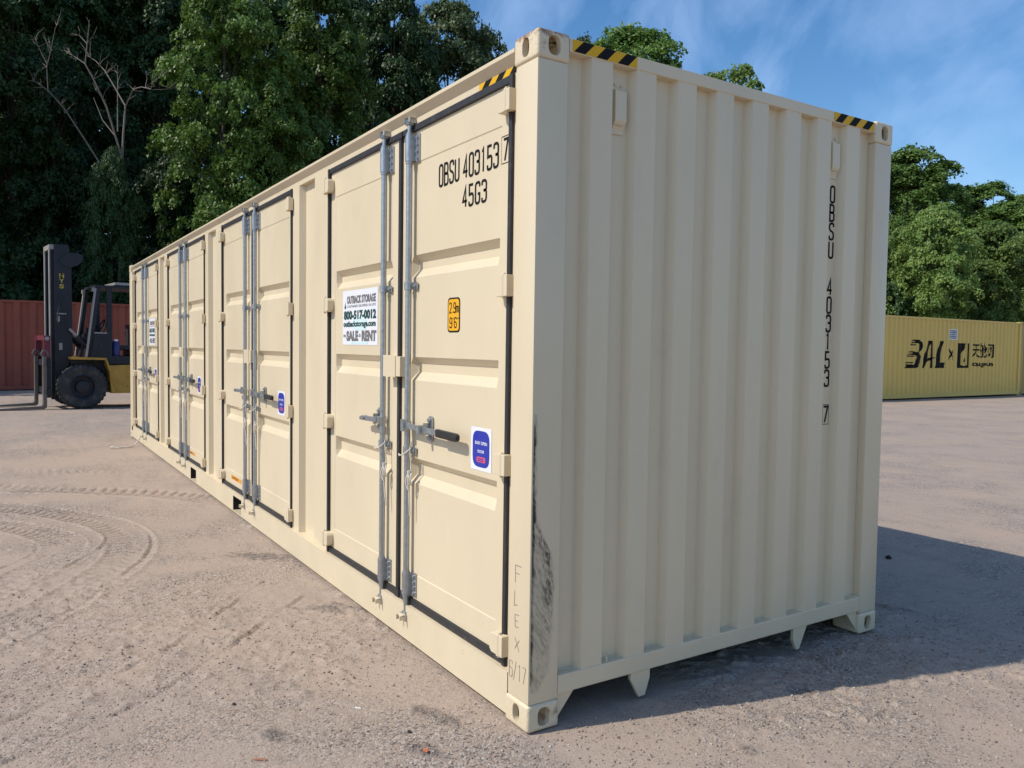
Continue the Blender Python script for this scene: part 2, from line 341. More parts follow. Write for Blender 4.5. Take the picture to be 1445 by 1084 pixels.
def ground_material():
    m = bpy.data.materials.new('dusty_ground'); m.use_nodes = True; t = m.node_tree; b = t.nodes['Principled BSDF']; l = t.links.new
    b.inputs['Roughness'].default_value = 0.95; b.inputs['Specular IOR Level'].default_value = 0.2
    g = N(t, 'ShaderNodeNewGeometry'); P = g.outputs['Position']
    def noise(sc, det=5, ro=0.6, dist=0.0):
        n = N(t, 'ShaderNodeTexNoise'); n.inputs['Scale'].default_value = sc; n.inputs['Detail'].default_value = det; n.inputs['Roughness'].default_value = ro; n.inputs['Distortion'].default_value = dist
        l(P, n.inputs['Vector']); return n.outputs[0]
    def ramp(x, a, bb, lo=0.0, hi=1.0):
        r = N(t, 'ShaderNodeMapRange'); r.inputs[1].default_value = a; r.inputs[2].default_value = bb; r.inputs[3].default_value = lo; r.inputs[4].default_value = hi; l(x, r.inputs[0]); return r.outputs[0]
    def mixc(f, a, c):
        mm = N(t, 'ShaderNodeMix', data_type='RGBA')
        l(f, mm.inputs[0])
        for k, v in ((6, a), (7, c)):
            if isinstance(v, tuple): mm.inputs[k].default_value = (*v, 1)
            else: l(v, mm.inputs[k])
        return mm.outputs[2]
    c = mixc(ramp(noise(0.55, 6, 0.6), 0.38, 0.62), (0.395, 0.305, 0.238), (0.350, 0.280, 0.229))
    c = mixc(ramp(noise(1.7, 5, 0.65, 0.4), 0.54, 0.70, 0, 0.55), c, (0.43, 0.315, 0.24))
    rot = N(t, 'ShaderNodeMapping'); rot.inputs['Rotation'].default_value = (0, 0, -1.0); rot.inputs['Scale'].default_value = (0.55, 2.6, 1.0); l(P, rot.inputs['Vector'])
    sn = N(t, 'ShaderNodeTexNoise'); sn.inputs['Scale'].default_value = 2.2; sn.inputs['Detail'].default_value = 7; sn.inputs['Roughness'].default_value = 0.68; l(rot.outputs[0], sn.inputs['Vector'])
    c = mixc(ramp(sn.outputs[0], 0.52, 0.74, 0, 0.6), c, (0.24, 0.195, 0.162))
    c = mixc(ramp(noise(3.1, 6, 0.7, 0.6), 0.57, 0.74, 0, 0.5), c, (0.22, 0.185, 0.16))
    c = mixc(ramp(noise(34, 4, 0.7), 0.35, 0.75, 0, 0.4), c, (0.45, 0.37, 0.30))
    c = mixc(ramp(noise(80, 3, 0.7), 0.55, 0.68, 0, 0.55), c, (0.15, 0.125, 0.108))
    v = N(t, 'ShaderNodeTexVoronoi'); v.inputs['Scale'].default_value = 95; l(P, v.inputs['Vector'])
    sp = N(t, 'ShaderNodeSeparateColor'); l(v.outputs['Color'], sp.inputs[0])
    patch = ramp(noise(0.8, 5, 0.62), 0.44, 0.60, 0.06, 1.0)
    mul = N(t, 'ShaderNodeMath', operation='MULTIPLY'); l(ramp(sp.outputs[0], 0.72, 0.9, 0, 0.8), mul.inputs[0]); l(patch, mul.inputs[1])
    c = mixc(mul.outputs[0], c, (0.50, 0.45, 0.40))
    mul2 = N(t, 'ShaderNodeMath', operation='MULTIPLY'); l(ramp(sp.outputs[1], 0.76, 0.90, 0, 0.9), mul2.inputs[0]); l(patch, mul2.inputs[1])
    c = mixc(mul2.outputs[0], c, (0.12, 0.105, 0.10))
    a = N(t, 'ShaderNodeAttribute', attribute_name='stain')
    mul3 = N(t, 'ShaderNodeMath', operation='MULTIPLY'); l(a.outputs['Fac'], mul3.inputs[0]); l(ramp(noise(38, 5, 0.75), 0.38, 0.62, 0.08, 0.9), mul3.inputs[1])
    c = mixc(mul3.outputs[0], c, (0.085, 0.078, 0.074))
    c = mixc(ramp(noise(4.6, 8, 0.78, 1.0), 0.61, 0.72, 0, 0.5), c, (0.13, 0.11, 0.098))
    c = mixc(ramp(noise(9.5, 6, 0.75, 0.5), 0.62, 0.72, 0, 0.5), c, (0.40, 0.35, 0.30))
    l(c, b.inputs['Base Color'])
    ad = N(t, 'ShaderNodeMath', operation='ADD'); l(noise(45, 6, 0.7), ad.inputs[0])
    ml = N(t, 'ShaderNodeMath', operation='MULTIPLY'); l(v.outputs['Distance'], ml.inputs[0]); ml.inputs[1].default_value = -0.35; l(ml.outputs[0], ad.inputs[1])
    bp = N(t, 'ShaderNodeBump'); bp.inputs['Strength'].default_value = 0.8; bp.inputs['Distance'].default_value = 0.016; pm = N(t, 'ShaderNodeMath', operation='MULTIPLY'); l(ad.outputs[0], pm.inputs[0]); l(ramp(patch, 0, 1, 0.22, 1.1), pm.inputs[1]); l(pm.outputs[0], bp.inputs['Height']); l(bp.outputs[0], b.inputs['Normal'])
    return m
M['ground'] = ground_material(); me.materials.append(M['ground'])
ground = link('ground', me); tag(ground, 'dusty brown dirt and crushed asphalt yard with tyre prints', kind='structure')

# ================================================================ beige shipping container
# stroke lettering -------------------------------------------------
GL = {
 'O': [(1, [(0,0,1),(1,0,1),(1,1,1),(0,1,1)])], '0': [(1, [(0,0,1),(1,0,1),(1,1,1),(0,1,1)])],
 'B': [(1, [(0,0,0),(1,0,1),(1,.52,1),(0,.52,0)]), (1, [(0,.52,0),(.94,.52,1),(.94,1,1),(0,1,0)])],
 'S': [(0, [(1,.78,0),(1,1,1),(0,1,1),(0,.56,1),(1,.46,1),(1,0,1),(0,0,1),(0,.22,0)])],
 'U': [(0, [(0,1,0),(0,0,1),(1,0,1),(1,1,0)])], '4': [(0, [(.72,0,0),(.72,1,0),(0,.28,0),(1.05,.28,0)])],
 '3': [(0, [(0,.8,0),(0,1,1),(1,1,1),(1,.53,1),(.35,.53,0)]), (0, [(.35,.53,0),(1,.53,1),(1,0,1),(0,0,1),(0,.2,0)])],
 '1': [(0, [(.5,0,0),(.5,1,0),(.22,.86,0)])], '5': [(0, [(.95,1,0),(.05,1,0),(.05,.53,0),(1,.58,1),(1,0,1),(0,0,1),(0,.2,0)])],
 '7': [(0, [(0,1,0),(1,1,0),(.3,0,0)])], 'G': [(0, [(1,.78,0),(1,1,1),(0,1,1),(0,0,1),(1,0,1),(1,.45,0),(.55,.45,0)])],
 '2': [(0, [(0,.78,0),(0,1,1),(1,1,1),(1,.58,1),(0,0,0),(1,0,0)])], '9': [(0, [(0,.18,0),(0,0,1),(1,0,1),(1,1,1),(0,1,1),(0,.45,1),(1,.45,0)])],
 '6': [(0, [(1,.82,0),(1,1,1),(0,1,1),(0,0,1),(1,0,1),(1,.56,1),(0,.56,0)])],
 'm': [(0, [(-.1,0,0),(-.1,.62,0),(.5,.62,1),(.5,0,0)]), (0, [(.5,.5,0),(.5,.62,1),(1.1,.62,1),(1.1,0,0)])],
 '.': [(0, [(.5,0,0),(.5,.08,0)])], "'": [(0, [(.5,.85,0),(.5,1,0)])], '"': [(0, [(.25,.85,0),(.25,1,0)]), (0, [(.75,.85,0),(.75,1,0)])],
 'F': [(0, [(0,0,0),(0,1,0),(1,1,0)]), (0, [(0,.55,0),(.7,.55,0)])], 'L': [(0, [(0.1,1,0),(0,0,0),(.8,.1,0)])],
 'E': [(0, [(.9,1,0),(0,.95,0),(.1,0,0),(.9,.05,0)]), (0, [(.05,.5,0),(.75,.52,0)])], 'X': [(0, [(0,1,0),(1,0,0)]), (0, [(1,.9,0),(0,.1,0)])], '/': [(0, [(0,-.1,0),(.8,1.1,0)])],
}
def ribbon(pts, wd, closed):
    P = [np.array(p) for p in pts]; n = len(P); vs = []; fs = []
    for i in range(n):
        a = P[i-1] if (i or closed) else P[i]; b = P[(i+1) % n] if (i < n-1 or closed) else P[i]
        d1 = P[i]-a; d2 = b-P[i]
        d1 = d1/np.hypot(*d1) if np.hypot(*d1) > 1e-9 else None; d2 = d2/np.hypot(*d2) if np.hypot(*d2) > 1e-9 else None
        if d1 is None: d1 = d2
        if d2 is None: d2 = d1
        n1 = np.array([-d1[1], d1[0]]); n2 = np.array([-d2[1], d2[0]]); m = n1+n2; q = np.hypot(*m)
        m = m/q if q > 1e-6 else n1; k = 1/max(0.45, m@n1)
        vs += [P[i]+m*k*wd/2, P[i]-m*k*wd/2]
    for i in range(n if closed else n-1):
        j = (i+1) % n; fs.append((2*i, 2*i+1, 2*j+1, 2*j))
    return vs, fs
def rounded(pts, r, closed):
    n = len(pts); outp = []
    for i in range(n):
        x, y, fl = pts[i]
        if not fl or (not closed and i in (0, n-1)): outp.append((x, y)); continue
        p = np.array([x, y]); a = np.array(pts[i-1][:2])-p; b = np.array(pts[(i+1) % n][:2])-p
        la, lb = np.hypot(*a), np.hypot(*b); k = min(r, la*0.5, lb*0.5); a = p+a/la*k; b = p+b/lb*k
        for t in np.linspace(0, 1, 5): outp.append(tuple((1-t)**2*a + 2*t*(1-t)*p + t*t*b))
    return outp
def stroke_text(txt, x, y, h, wch, gap, wd):
    """2D ribbons; returns verts, faces"""
    V = []; F = []
    for ch in txt:
        if ch == ' ': x += wch*0.75; continue
        cw = wch*(0.35 if ch in ".'" else 1)
        for closed, pts in GL[ch]:
            q = [(x+a*cw, y+b*h, f) for a, b, f in pts]
            v, f = ribbon(rounded(q, wch*0.48, closed), wd, closed)
            F += [tuple(i+len(V) for i in k) for k in f]; V += [tuple(p) for p in v]
        x += cw+gap
    return V, F
def font_text(body, x0, x1, y0, y1, bold=0.0, shear=0.0):
    """built-in font fitted into a rectangle; returns 2D verts, faces"""
    cu = bpy.data.curves.new('print', 'FONT'); cu.body = body; cu.offset = bold; cu.shear = shear; cu.resolution_u = 3
    o = bpy.data.objects.new('print', cu); COL.objects.link(o)
    dg = bpy.context.evaluated_depsgraph_get(); m = bpy.data.meshes.new_from_object(o.evaluated_get(dg))
    v = np.array([p.co[:2] for p in m.vertices]); f = [tuple(p.vertices) for p in m.polygons]
    bpy.data.objects.remove(o); bpy.data.meshes.remove(m); bpy.data.curves.remove(cu)
    if len(v) == 0: return [], []
    lo, hi = v.min(0), v.max(0); v = (v-lo)/(hi-lo)*np.array([x1-x0, y1-y0])+np.array([x0, y0])
    return [tuple(p) for p in v], f
def side(mb, vf, y):     # 2D (x,z) on the long side
    mb.add([(p[0], y, p[1]) for p in vf[0]], vf[1])
def endf(mb, vf, x):     # 2D (y,z) on an end
    mb.add([(x, p[0], p[1]) for p in vf[0]], vf[1])
def rect(x0, x1, z0, z1): return [(x0, z0), (x1, z0), (x1, z1), (x0, z1)], [(0, 1, 2, 3)]
def rrect(x0, x1, z0, z1, r):
    p = rounded([(x0, z0, 1), (x1, z0, 1), (x1, z1, 1), (x0, z1, 1)], r*2, True); return p, [tuple(range(len(p)))]

LX, WY, HZ = 12.192, 2.438, 2.896
box_c = empty('shipping_container', (0, 0, 0))
tag(box_c, 'cream shipping container with four pairs of side doors and grey locking bars, nearest the viewer', 'shipping container')
cr_ = M['cream']
# corner castings ---------------------------------------------------
def casting_mesh():
    """fitting with oval holes in its -y face, +x face and top; outer corner at (0,0), spans x -0.178..0, y 0..0.162, z 0..0.118"""
    b = MB().box(-0.178, 0, 0, 0.162, 0, 0.118); m0 = b.mesh('casting', M['cream_rust'], bevel=0.017, seg=4)
    o = link('corner_casting', m0)
    def oval(w, h, n=20):
        return [((w/2)*math.copysign(abs(math.cos(t))**0.75, math.cos(t)), (h/2)*math.copysign(abs(math.sin(t))**0.75, math.sin(t))) for t in [2*math.pi*i/n for i in range(n)]]
    cut = MB(); cut.cur = 0
    cut.box(-0.150, -0.028, 0.028, 0.135, 0.024, 0.096)
    c1 = MB().prism([(p[0]-0.089, p[1]+0.060) for p in oval(0.052, 0.078)], 1, -0.02, 0.05)
    c2 = MB().prism([(p[0]+0.082, p[1]+0.060) for p in oval(0.062, 0.080)], 0, -0.05, 0.02)
    for i, c in enumerate((cut, c1, c2)):
        co = link('cutter', c.mesh('cutter', M['cream_rust'])); md = o.modifiers.new('b', 'BOOLEAN'); md.object = co; md.operation = 'DIFFERENCE'; md.solver = 'EXACT'
    dg = bpy.context.evaluated_depsgraph_get(); mm = bpy.data.meshes.new_from_object(o.evaluated_get(dg)); mm.name = 'corner_casting'
    for md in o.modifiers: bpy.data.objects.remove(md.object)
    bpy.data.objects.remove(o); shade(mm, 35); return mm
CAST = casting_mesh()
for zz in (0, 1):
    for xx in (0, 1):
        for yy in (0, 1):
            c = link('corner_casting', CAST, box_c)
            c.location = (-LX*xx, WY*yy, HZ*zz); c.scale = (-1 if xx else 1, -1 if yy else 1, -1 if zz else 1)
            if xx == 0 and yy == 0 and zz:
                c.data = CAST.copy(); c.data.materials.clear(); c.data.materials.append(M['rust_top']); c['label'] = 'top corner casting with rust along its upper edge'
for x0, x1 in ((-0.166, -0.004), (-LX+0.004, -LX+0.30)):
    for yy in (0, 1):
        y0, y1 = (0.004, 0.156) if not yy else (WY-0.156, WY-0.004)
        MB().box(x0, x1, y0, y1, 0.118, HZ-0.118).build('corner_post', cr_, box_c, bevel=0.009, smooth=True)
# long side frame ---------------------------------------------------
DC = [-1.36, -4.43, -7.51, -10.58]    # centres of the door pairs
HW = 1.14
MB().prism([(0.002, 2.846), (0.002, 2.862), (0.02, 2.868), (0.20, 2.868), (0.20, 2.776), (0.036, 2.776), (0.036, 2.811)], 0, -LX+0.178, -0.178).build('top_side_rail', cr_, box_c)
MB().box(-LX+0.178, -0.178, WY-0.06, WY-0.004, 2.79, 2.868).build('top_side_rail', cr_, box_c, bevel=0.006)
def bottom_rail():
    b = MB(); xs = sorted([-LX+0.178, -7.05, -6.74, -5.03, -4.72, -0.1665]); zs = [0.022, 0.034, 0.172, 0.206]; y = 0.004
    holes = {(1, 1), (3, 1)}
    for i in range(5):
        for j in range(3):
            if (i, j) in holes: continue
            b.add([(xs[i], y, zs[j]), (xs[i+1], y, zs[j]), (xs[i+1], y, zs[j+1]), (xs[i], y, zs[j+1])], [(0, 1, 2, 3)])
    b.add([(xs[0], y, .206), (xs[-1], y, .206), (xs[-1], .20, .206), (xs[0], .20, .206)], [(0, 1, 2, 3)])
    b.add([(xs[0], y, .022), (xs[-1], y, .022), (xs[-1], .16, .022), (xs[0], .16, .022)], [(0, 1, 2, 3)])
    return b
bottom_rail().build('bottom_side_rail', M['cream_sill'], box_c)
MB().box(-LX+0.178, -0.178, WY-0.05, WY-0.004, 0.03, 0.19).build('bottom_side_rail', cr_, box_c, bevel=0.006)
for xa, xb in ((-7.05, -6.74), (-5.03, -4.72)):
    b = MB(); y0, y1 = 0.006, WY-0.052
    b.add([(xa, y0, .034), (xb, y0, .034), (xb, y1, .034), (xa, y1, .034)], [(0, 1, 2, 3)]); b.cur = 1; b.add([(xa, y0, .172), (xb, y0, .172), (xb, y1, .172), (xa, y1, .172)], [(0, 1, 2, 3)])
    for q in (xa, xb): b.add([(q, y0, .034), (q, y1, .034), (q, y1, .172), (q, y0, .172)], [(0, 1, 2, 3)])
    b.build('forklift_pocket', [M['cream_sill'], M['dark']], box_c)  # cream floor; roof and sides coloured near-black as painted shade
MB().box(-0.2195, -0.150, 0.036, 0.07, 0.2065, 2.776).build('door_jamb', cr_, box_c)
# fixed wall pieces between the doors
gaps = [(DC[0]-HW, DC[1]+HW), (DC[1]-HW, DC[2]+HW), (DC[2]-HW, DC[3]+HW)]
for xr, xl in gaps:
    pr = [(xr-0.001, 0.085), (xr-0.001, 0.028), (xr-0.055, 0.026), (xr-0.17, 0.026), (xr-0.20, 0.036), (xr-0.30, 0.036), (xr-0.33, 0.078), (xl+0.175, 0.078), (xl+0.155, 0.033), (xl+0.001, 0.033), (xl+0.001, 0.085)]
    MB().sheet(pr, 2, 0.207, 2.776).build('wall_panel', cr_, box_c)
xr, xl = DC[3]-HW, -LX+0.30
MB().sheet([(xr-0.001, 0.085), (xr-0.001, 0.028), (xr-0.04, 0.026), (xr-0.05, 0.06), (xl, 0.06)], 2, 0.207, 2.776).build('wall_panel', cr_, box_c)
# end wall ----------------------------------------------------------
pr = [(-0.050, 0.157)]
RY = [0.282+0.2495*k for k in range(8)]
for y in RY: pr += [(-0.050, y-0.023), (-0.008, y), (-0.008, y+0.114), (-0.050, y+0.132)]
pr += [(-0.050, WY-0.157)]
pr2 = []
for i, (a, b_) in enumerate(pr): pr2.append((a, b_))
MB().sheet(pr2, 2, 0.212, 2.835).build('end_wall', cr_, box_c)
MB().box(-0.10, -0.004, 0.1625, WY-0.1625, 2.829, 2.884).build('end_header', cr_, box_c, bevel=0.004)
MB().box(-0.10, -0.004, 0.1565, WY-0.1565, 0.136, 0.217).build('end_sill', M['cream_sill'], box_c, bevel=0.005)
# weld beads at the foot of the corrugations
for k in range(9):
    wb = MB()
    ya = 0.165 if k == 0 else RY[k-1]+0.118; yb = RY[k]-0.002 if k < 8 else WY-0.165
    wb.tube([(-0.012, ya, 0.2175), (-0.046, ya+0.015, 0.2185), (-0.046, yb-0.022, 0.2185), (-0.012, yb, 0.2175)], 0.0035, 5); wb.build('weld_bead', M['cream_sill'], box_c)
MB().tube([(-0.018, RY[0]+0.15, 0.216), (-0.018, RY[0]+0.15, 0.242)], 0.005, 6).build('drain_stub', cr_, box_c)
for s, yb in ((1, 0.163), (-1, WY-0.163)):
    MB().prism([(yb, 0.136), (yb+s*0.095, 0.136), (yb+s*0.005, 0.030), (yb, 0.030)], 0, -0.035, -0.02).build('gusset', cr_, box_c)
MB().prism([(0.573, 0.136), (0.690, 0.136), (0.690, 0.095), (0.662, 0.016), (0.625, 0.014), (0.573, 0.105)], 0, -0.03, -0.012).build('gooseneck_lug', cr_, box_c, bevel=0.002)
MB().prism([(1.712, 0.136), (1.826, 0.136), (1.765, 0.016), (1.742, 0.014), (1.712, 0.07)], 0, -0.03, -0.012).build('gooseneck_lug', cr_, box_c, bevel=0.002)
for y0 in (RY[0]+0.143, RY[6]+0.143+0.008):      # two ventilators in the second and last but one recess
    v = MB().prism([(-0.0495, 2.545), (-0.0495, 2.745), (-0.043, 2.745), (-0.043, 2.735), (-0.023, 2.728), (-0.021, 2.60), (-0.038, 2.575), (-0.043, 2.565), (-0.043, 2.545)], 1, y0, y0+0.064)
    vent = v.build('ventilator', cr_, box_c, bevel=0.003)
    g_ = MB()
    for i in range(5):
        for j in range(4): g_.box(-0.035, -0.029, y0+0.006+i*0.0095, y0+0.0115+i*0.0095, 2.5795+j*0.0055-0.0, 2.5825+j*0.0055)
    g_.build('vent_grid', M['cream_sill'], vent)
    for k in (0.016, 0.05): MB().tube([(-0.0505, y0+k, 2.757), (-0.043, y0+k, 2.757)], 0.005, 8).build('rivet', cr_, vent)
# other shell pieces (far end, back wall, roof, floor)
MB().sheet([(-LX+0.03, 0.157), (-LX+0.03, WY-0.157)], 2, 0.15, 2.85).build('end_wall', cr_, box_c)
MB().box(-LX+0.004, -LX+0.08, 0.1625, WY-0.1625, 2.80, 2.884).build('end_header', cr_, box_c)
MB().box(-LX+0.004, -LX+0.08, 0.1625, WY-0.1625, 0.03, 0.17).build('end_sill', cr_, box_c)
pts = []; x = -LX+0.31
while x < -0.45: pts += [(x, WY-0.01), (x+0.07, WY-0.01), (x+0.14, WY-0.046), (x+0.21, WY-0.046)]; x += 0.28
MB().sheet([(-LX+0.30, WY-0.046)]+pts+[(-0.166, WY-0.046)], 2, 0.19, 2.79).build('back_wall', cr_, box_c)
pts = []; x = -LX+0.2
while x < -0.3: pts += [(x, 2.862), (x+0.09, 2.862), (x+0.105, 2.878), (x+0.195, 2.878)]; x += 0.21
MB().sheet([(-LX+0.05, 2.862)]+pts+[(-0.05, 2.862)], 1, 0.10, WY-0.05).build('roof', cr_, box_c)
MB().box(-LX+0.09, -0.105, 0.21, WY-0.06, 0.17, 0.20).build('floor', M['wood'], box_c)
for x in [q for q in np.arange(-LX+0.5, -0.3, 0.6) if not (-7.15 < q < -6.7 or -5.15 < q < -4.7)]:
    MB().box(x, x+0.045, 0.165, WY-0.055, 0.055, 0.169).build('floor_beam', M['cream_sill'], box_c)
# hazard tape -------------------------------------------------------
def tape(mapper, u0, u1, v0, v1, start, lean, step, name):
    """yellow strip with slanted black bars, each bar a clipped parallelogram"""
    b = MB(); b.cur = 0; mapper(b, rect(u0, u1, v0, v1), 0.0)
    b.cur = 1; u = start
    while u < u1+0.2:
        q = [(u, v0), (u+step, v0), (u+step+lean, v1), (u+lean, v1)]
        def clip(poly, a, keep_gt):
            res = []
            for i in range(len(poly)):
                p, r = poly[i], poly[(i+1) % len(poly)]; ip = (p[0] >= a) == keep_gt or p[0] == a; ir = (r[0] >= a) == keep_gt or r[0] == a
                if ip: res.append(p)
                if ip != ir: t = (a-p[0])/(r[0]-p[0]); res.append((a, p[1]+t*(r[1]-p[1])))
            return res
        q = clip(q, u0, True)
        if len(q) > 2: q = clip(q, u1, False)
        if len(q) > 2: mapper(b, (q, [tuple(range(len(q)))]), 0.0008)
        u += 2*step
    return b.build(name, [M['yellow_tape'], M['black_tape']], box_c)
tape(lambda b, vf, o: endf(b, vf, -0.0028+o), 0.176, 0.527, 2.8325, 2.8815, 0.182, 0.050, 0.0585, 'hazard_tape')
tape(lambda b, vf, o: endf(b, vf, -0.0028+o), 1.905, 2.262, 2.8325, 2.8815, 1.915, 0.050, 0.0585, 'hazard_tape')
tape(lambda b, vf, o: side(b, vf, 0.0348-o), -0.525, -0.18, 2.7785, 2.8085, -0.50, 0.035, 0.058, 'hazard_tape')

# doors -------------------------------------------------------------
Z0, Z1 = 0.247, 2.742
GRV = [(1.975, 2.094), (1.427, 1.552), (0.873, 1.009)]
def door_panel(s):
    """one leaf, local x from the pair's centre; s=+1 the leaf nearer the viewer; pressed grooves and a shallow inner field"""
    u0, u1 = 0.016, 1.113
    xs = [u0, 0.098, 0.103, 0.125, 0.148, 1.008, 1.022, 1.028, 1.033, u1]
    inx = lambda i: 2 <= i <= 7
    zs = [Z0, 0.376, 0.382]
    for a, b_ in GRV[::-1]: zs += [a, a+0.045, b_-0.034, b_]
    zs += [2.576, 2.582, Z1]
    def dep(i, j):
        d = 0.0
        if inx(i) and 2 <= j <= len(zs)-3: d += 0.0035
        for k in range(3):
            if 3+4*k+1 <= j <= 3+4*k+2 and 4 <= i <= 5: d += 0.034
        return d
    yf = 0.040; v = []; f = []; nz = len(zs)
    for i, x in enumerate(xs):
        for j, z in enumerate(zs): v.append((s*x, yf+dep(i, j), z))
    for i in range(len(xs)-1):
        for j in range(nz-1): f.append((i*nz+j, (i+1)*nz+j, (i+1)*nz+j+1, i*nz+j+1))
    o = len(v); v += [(s*u0, .088, Z0), (s*u1, .088, Z0), (s*u1, .088, Z1), (s*u0, .088, Z1)]
    n_ = len(xs)
    f.append((o, o+1, o+2, o+3))
    f.append(tuple([i*nz for i in range(n_)]+[o+1, o])); f.append(tuple([i*nz+nz-1 for i in range(n_)]+[o+2, o+3]))
    f.append(tuple([j for j in range(nz)]+[o+3, o])); f.append(tuple([(n_-1)*nz+j for j in range(nz)]+[o+2, o+1]))
    b = MB(); b.add(v, f); return b
def rod_parts(u, door, handle):
    yr = 0.010; r = 0.0165
    b = MB()
    b.tube([(u, yr, 0.225), (u, yr, 2.735)], r, 12); b.tube([(u, yr, 0.17), (u, yr, 0.225)], 0.0125, 10); b.tube([(u, yr, 2.735), (u, yr, 2.775)], 0.0125, 10)
    b.box(u-0.022, u+0.022, yr-0.016, yr+0.012, 2.775, 2.80); b.box(u-0.03, u-0.012, yr-0.02, yr+0.022, 2.785, 2.815); b.box(u+0.012, u+0.03, yr-0.01, yr+0.026, 2.782, 2.81)
    b.box(u-0.02, u+0.02, yr-0.014, yr+0.012, 0.148, 0.172); b.box(u-0.032, u-0.013, yr-0.018, yr+0.012, 0.128, 0.160); b.box(u+0.013, u+0.028, yr-0.018, yr+0.012, 0.128, 0.156)
    b.build('locking_bar', M['galv'], door, smooth=True)
    for z0, z1 in ((2.585, 2.718), (0.266, 0.382)):
        g = MB(); g.tube([(u, yr, z0), (u, yr, z1)], 0.0235, 12); g.tube([(u, yr, z0-0.012), (u, yr, z0)], 0.020, 12); g.tube([(u, yr, z1), (u, yr, z1+0.012)], 0.020, 12)
        g.box(u+0.014, u+0.024, yr, 0.0385, z0+0.002, z1-0.002)
        g.box(u-0.024, u-0.014, yr, 0.0385, z0+0.002, z1-0.002)
        g.box(u+0.024, u+0.072, 0.0325, 0.0385, z0-0.006, z1+0.006)
        for k in range(4):
            zz = z0+0.012+k*(z1-z0-0.024)/3; g.tube([(u+0.052, 0.0335, zz), (u+0.052, 0.022, zz)], 0.0075, 8)
        g.build('bar_guide', M['galv'], door, smooth=True)
    for zc in (1.93, 1.05):
        g = MB(); g.tube([(u, yr, zc-0.020), (u, yr, zc+0.020)], 0.0225, 12)
        g.box(u+0.010, u+0.020, yr+0.006, 0.036, zc-0.018, zc+0.018); g.box(u+0.020, u+0.062, 0.030, 0.036, zc-0.018, zc+0.018); g.tube([(u+0.045, 0.0315, zc), (u+0.045, 0.018, zc)], 0.009, 8); g.tube([(u-0.02, yr, zc), (u-0.029, yr, zc)], 0.006, 8)
        g.build('bar_clamp', M['galv'], door, smooth=True)
    zc = 1.185
    h = MB()
    if handle:
        h.box(u-0.004, u+0.028, yr-0.040, yr-0.012, zc-0.030, zc+0.034); h.box(u-0.022, u+0.012, yr-0.03, yr+0.018, zc-0.022, zc+0.022)
        h.prism([(u+0.02, zc+0.020), (u+0.22, zc+0.010), (u+0.235, zc+0.012), (u+0.40, zc+0.010), (u+0.40, zc-0.018), (u+0.22, zc-0.018), (u+0.02, zc-0.012)], 1, yr-0.026, yr-0.016)
        h.box(u+0.205, u+0.225, yr-0.045, yr-0.012, zc-0.03, zc+0.02)
        ho = h.build('door_handle', M['galv'], door, bevel=0.002)
        MB().prism([(u+0.385, zc+0.016), (u+0.585, zc+0.012), (u+0.60, zc+0.004), (u+0.60, zc-0.018), (u+0.585, zc-0.027), (u+0.385, zc-0.024)], 1, yr-0.032, yr-0.008).build('handle_grip', M['grip'], door, bevel=0.005, smooth=True)
        ux = u+0.228
    else:
        h.box(u-0.025, u+0.014, yr-0.03, yr+0.018, zc-0.020, zc+0.020)
        h.prism([(u-0.02, zc+0.016), (u-0.12, zc+0.012), (u-0.20, zc+0.012), (u-0.255, zc+0.004), (u-0.27, zc-0.008), (u-0.255, zc-0.018), (u-0.12, zc-0.016), (u-0.02, zc-0.014)], 1, yr-0.036, yr-0.020)
        h.tube([(u-0.20, yr-0.046, zc), (u-0.20, yr-0.012, zc)], 0.014, 10)
        h.build('door_handle', M['galv'], door, bevel=0.002)
        ux = u-0.095
    c = MB(); c.prism([(p[0]+ux, p[1]+zc) for p in rounded([(-.021, -.066, 1), (.021, -.066, 1), (.021, .066, 1), (-.021, .066, 1)], 0.04, True)], 1, 0.031, 0.0395)
    for q in (-0.045, 0.045): c.tube([(ux, 0.032, zc+q), (ux, 0.018, zc+q)], 0.011, 8)
    c.box(ux-0.012, ux-0.004, -0.004, 0.033, zc-0.03, zc+0.03)
    c.build('handle_catch', M['galv'], door, smooth=True)
def tie_cord(u, door, seed):
    rnd = random.Random(seed); y = -0.034
    b = MB()
    b.tube([(u-0.022, -0.028, 1.03), (u, -0.036, 1.024), (u+0.024, -0.022, 1.032), (u+0.045, 0.012, 1.066), (u+0.052, 0.010, 1.10), (u+0.040, 0.006, 1.06), (u+0.046, 0.010, 0.99), (u+0.044, 0.016, 0.93)], 0.0038, 6)
    def loop(cx, cz, w, h, dy, n=12): b.tube([(cx+w*math.sin(2*math.pi*i/n), y+dy+0.006*math.cos(4*math.pi*i/n)+0.03, cz+h*math.cos(2*math.pi*i/n)) for i in range(n+1)], 0.0042, 6)
    loop(u+0.042, 0.885, 0.014, 0.045, 0); loop(u+0.056, 0.90, 0.010, 0.032, 0.008); b.tube([(u+0.044, 0.0, 0.945), (u+0.044, 0.0, 0.915)], 0.010, 7)
    b.tube([(u+0.044, 0.002, 0.93), (u+0.040, 0.004, 0.82), (u+0.046+rnd.uniform(-.01, .01), 0.01, 0.70)], 0.0045, 6)
    return b.build('tie_cord', M['rope'], door, smooth=True)
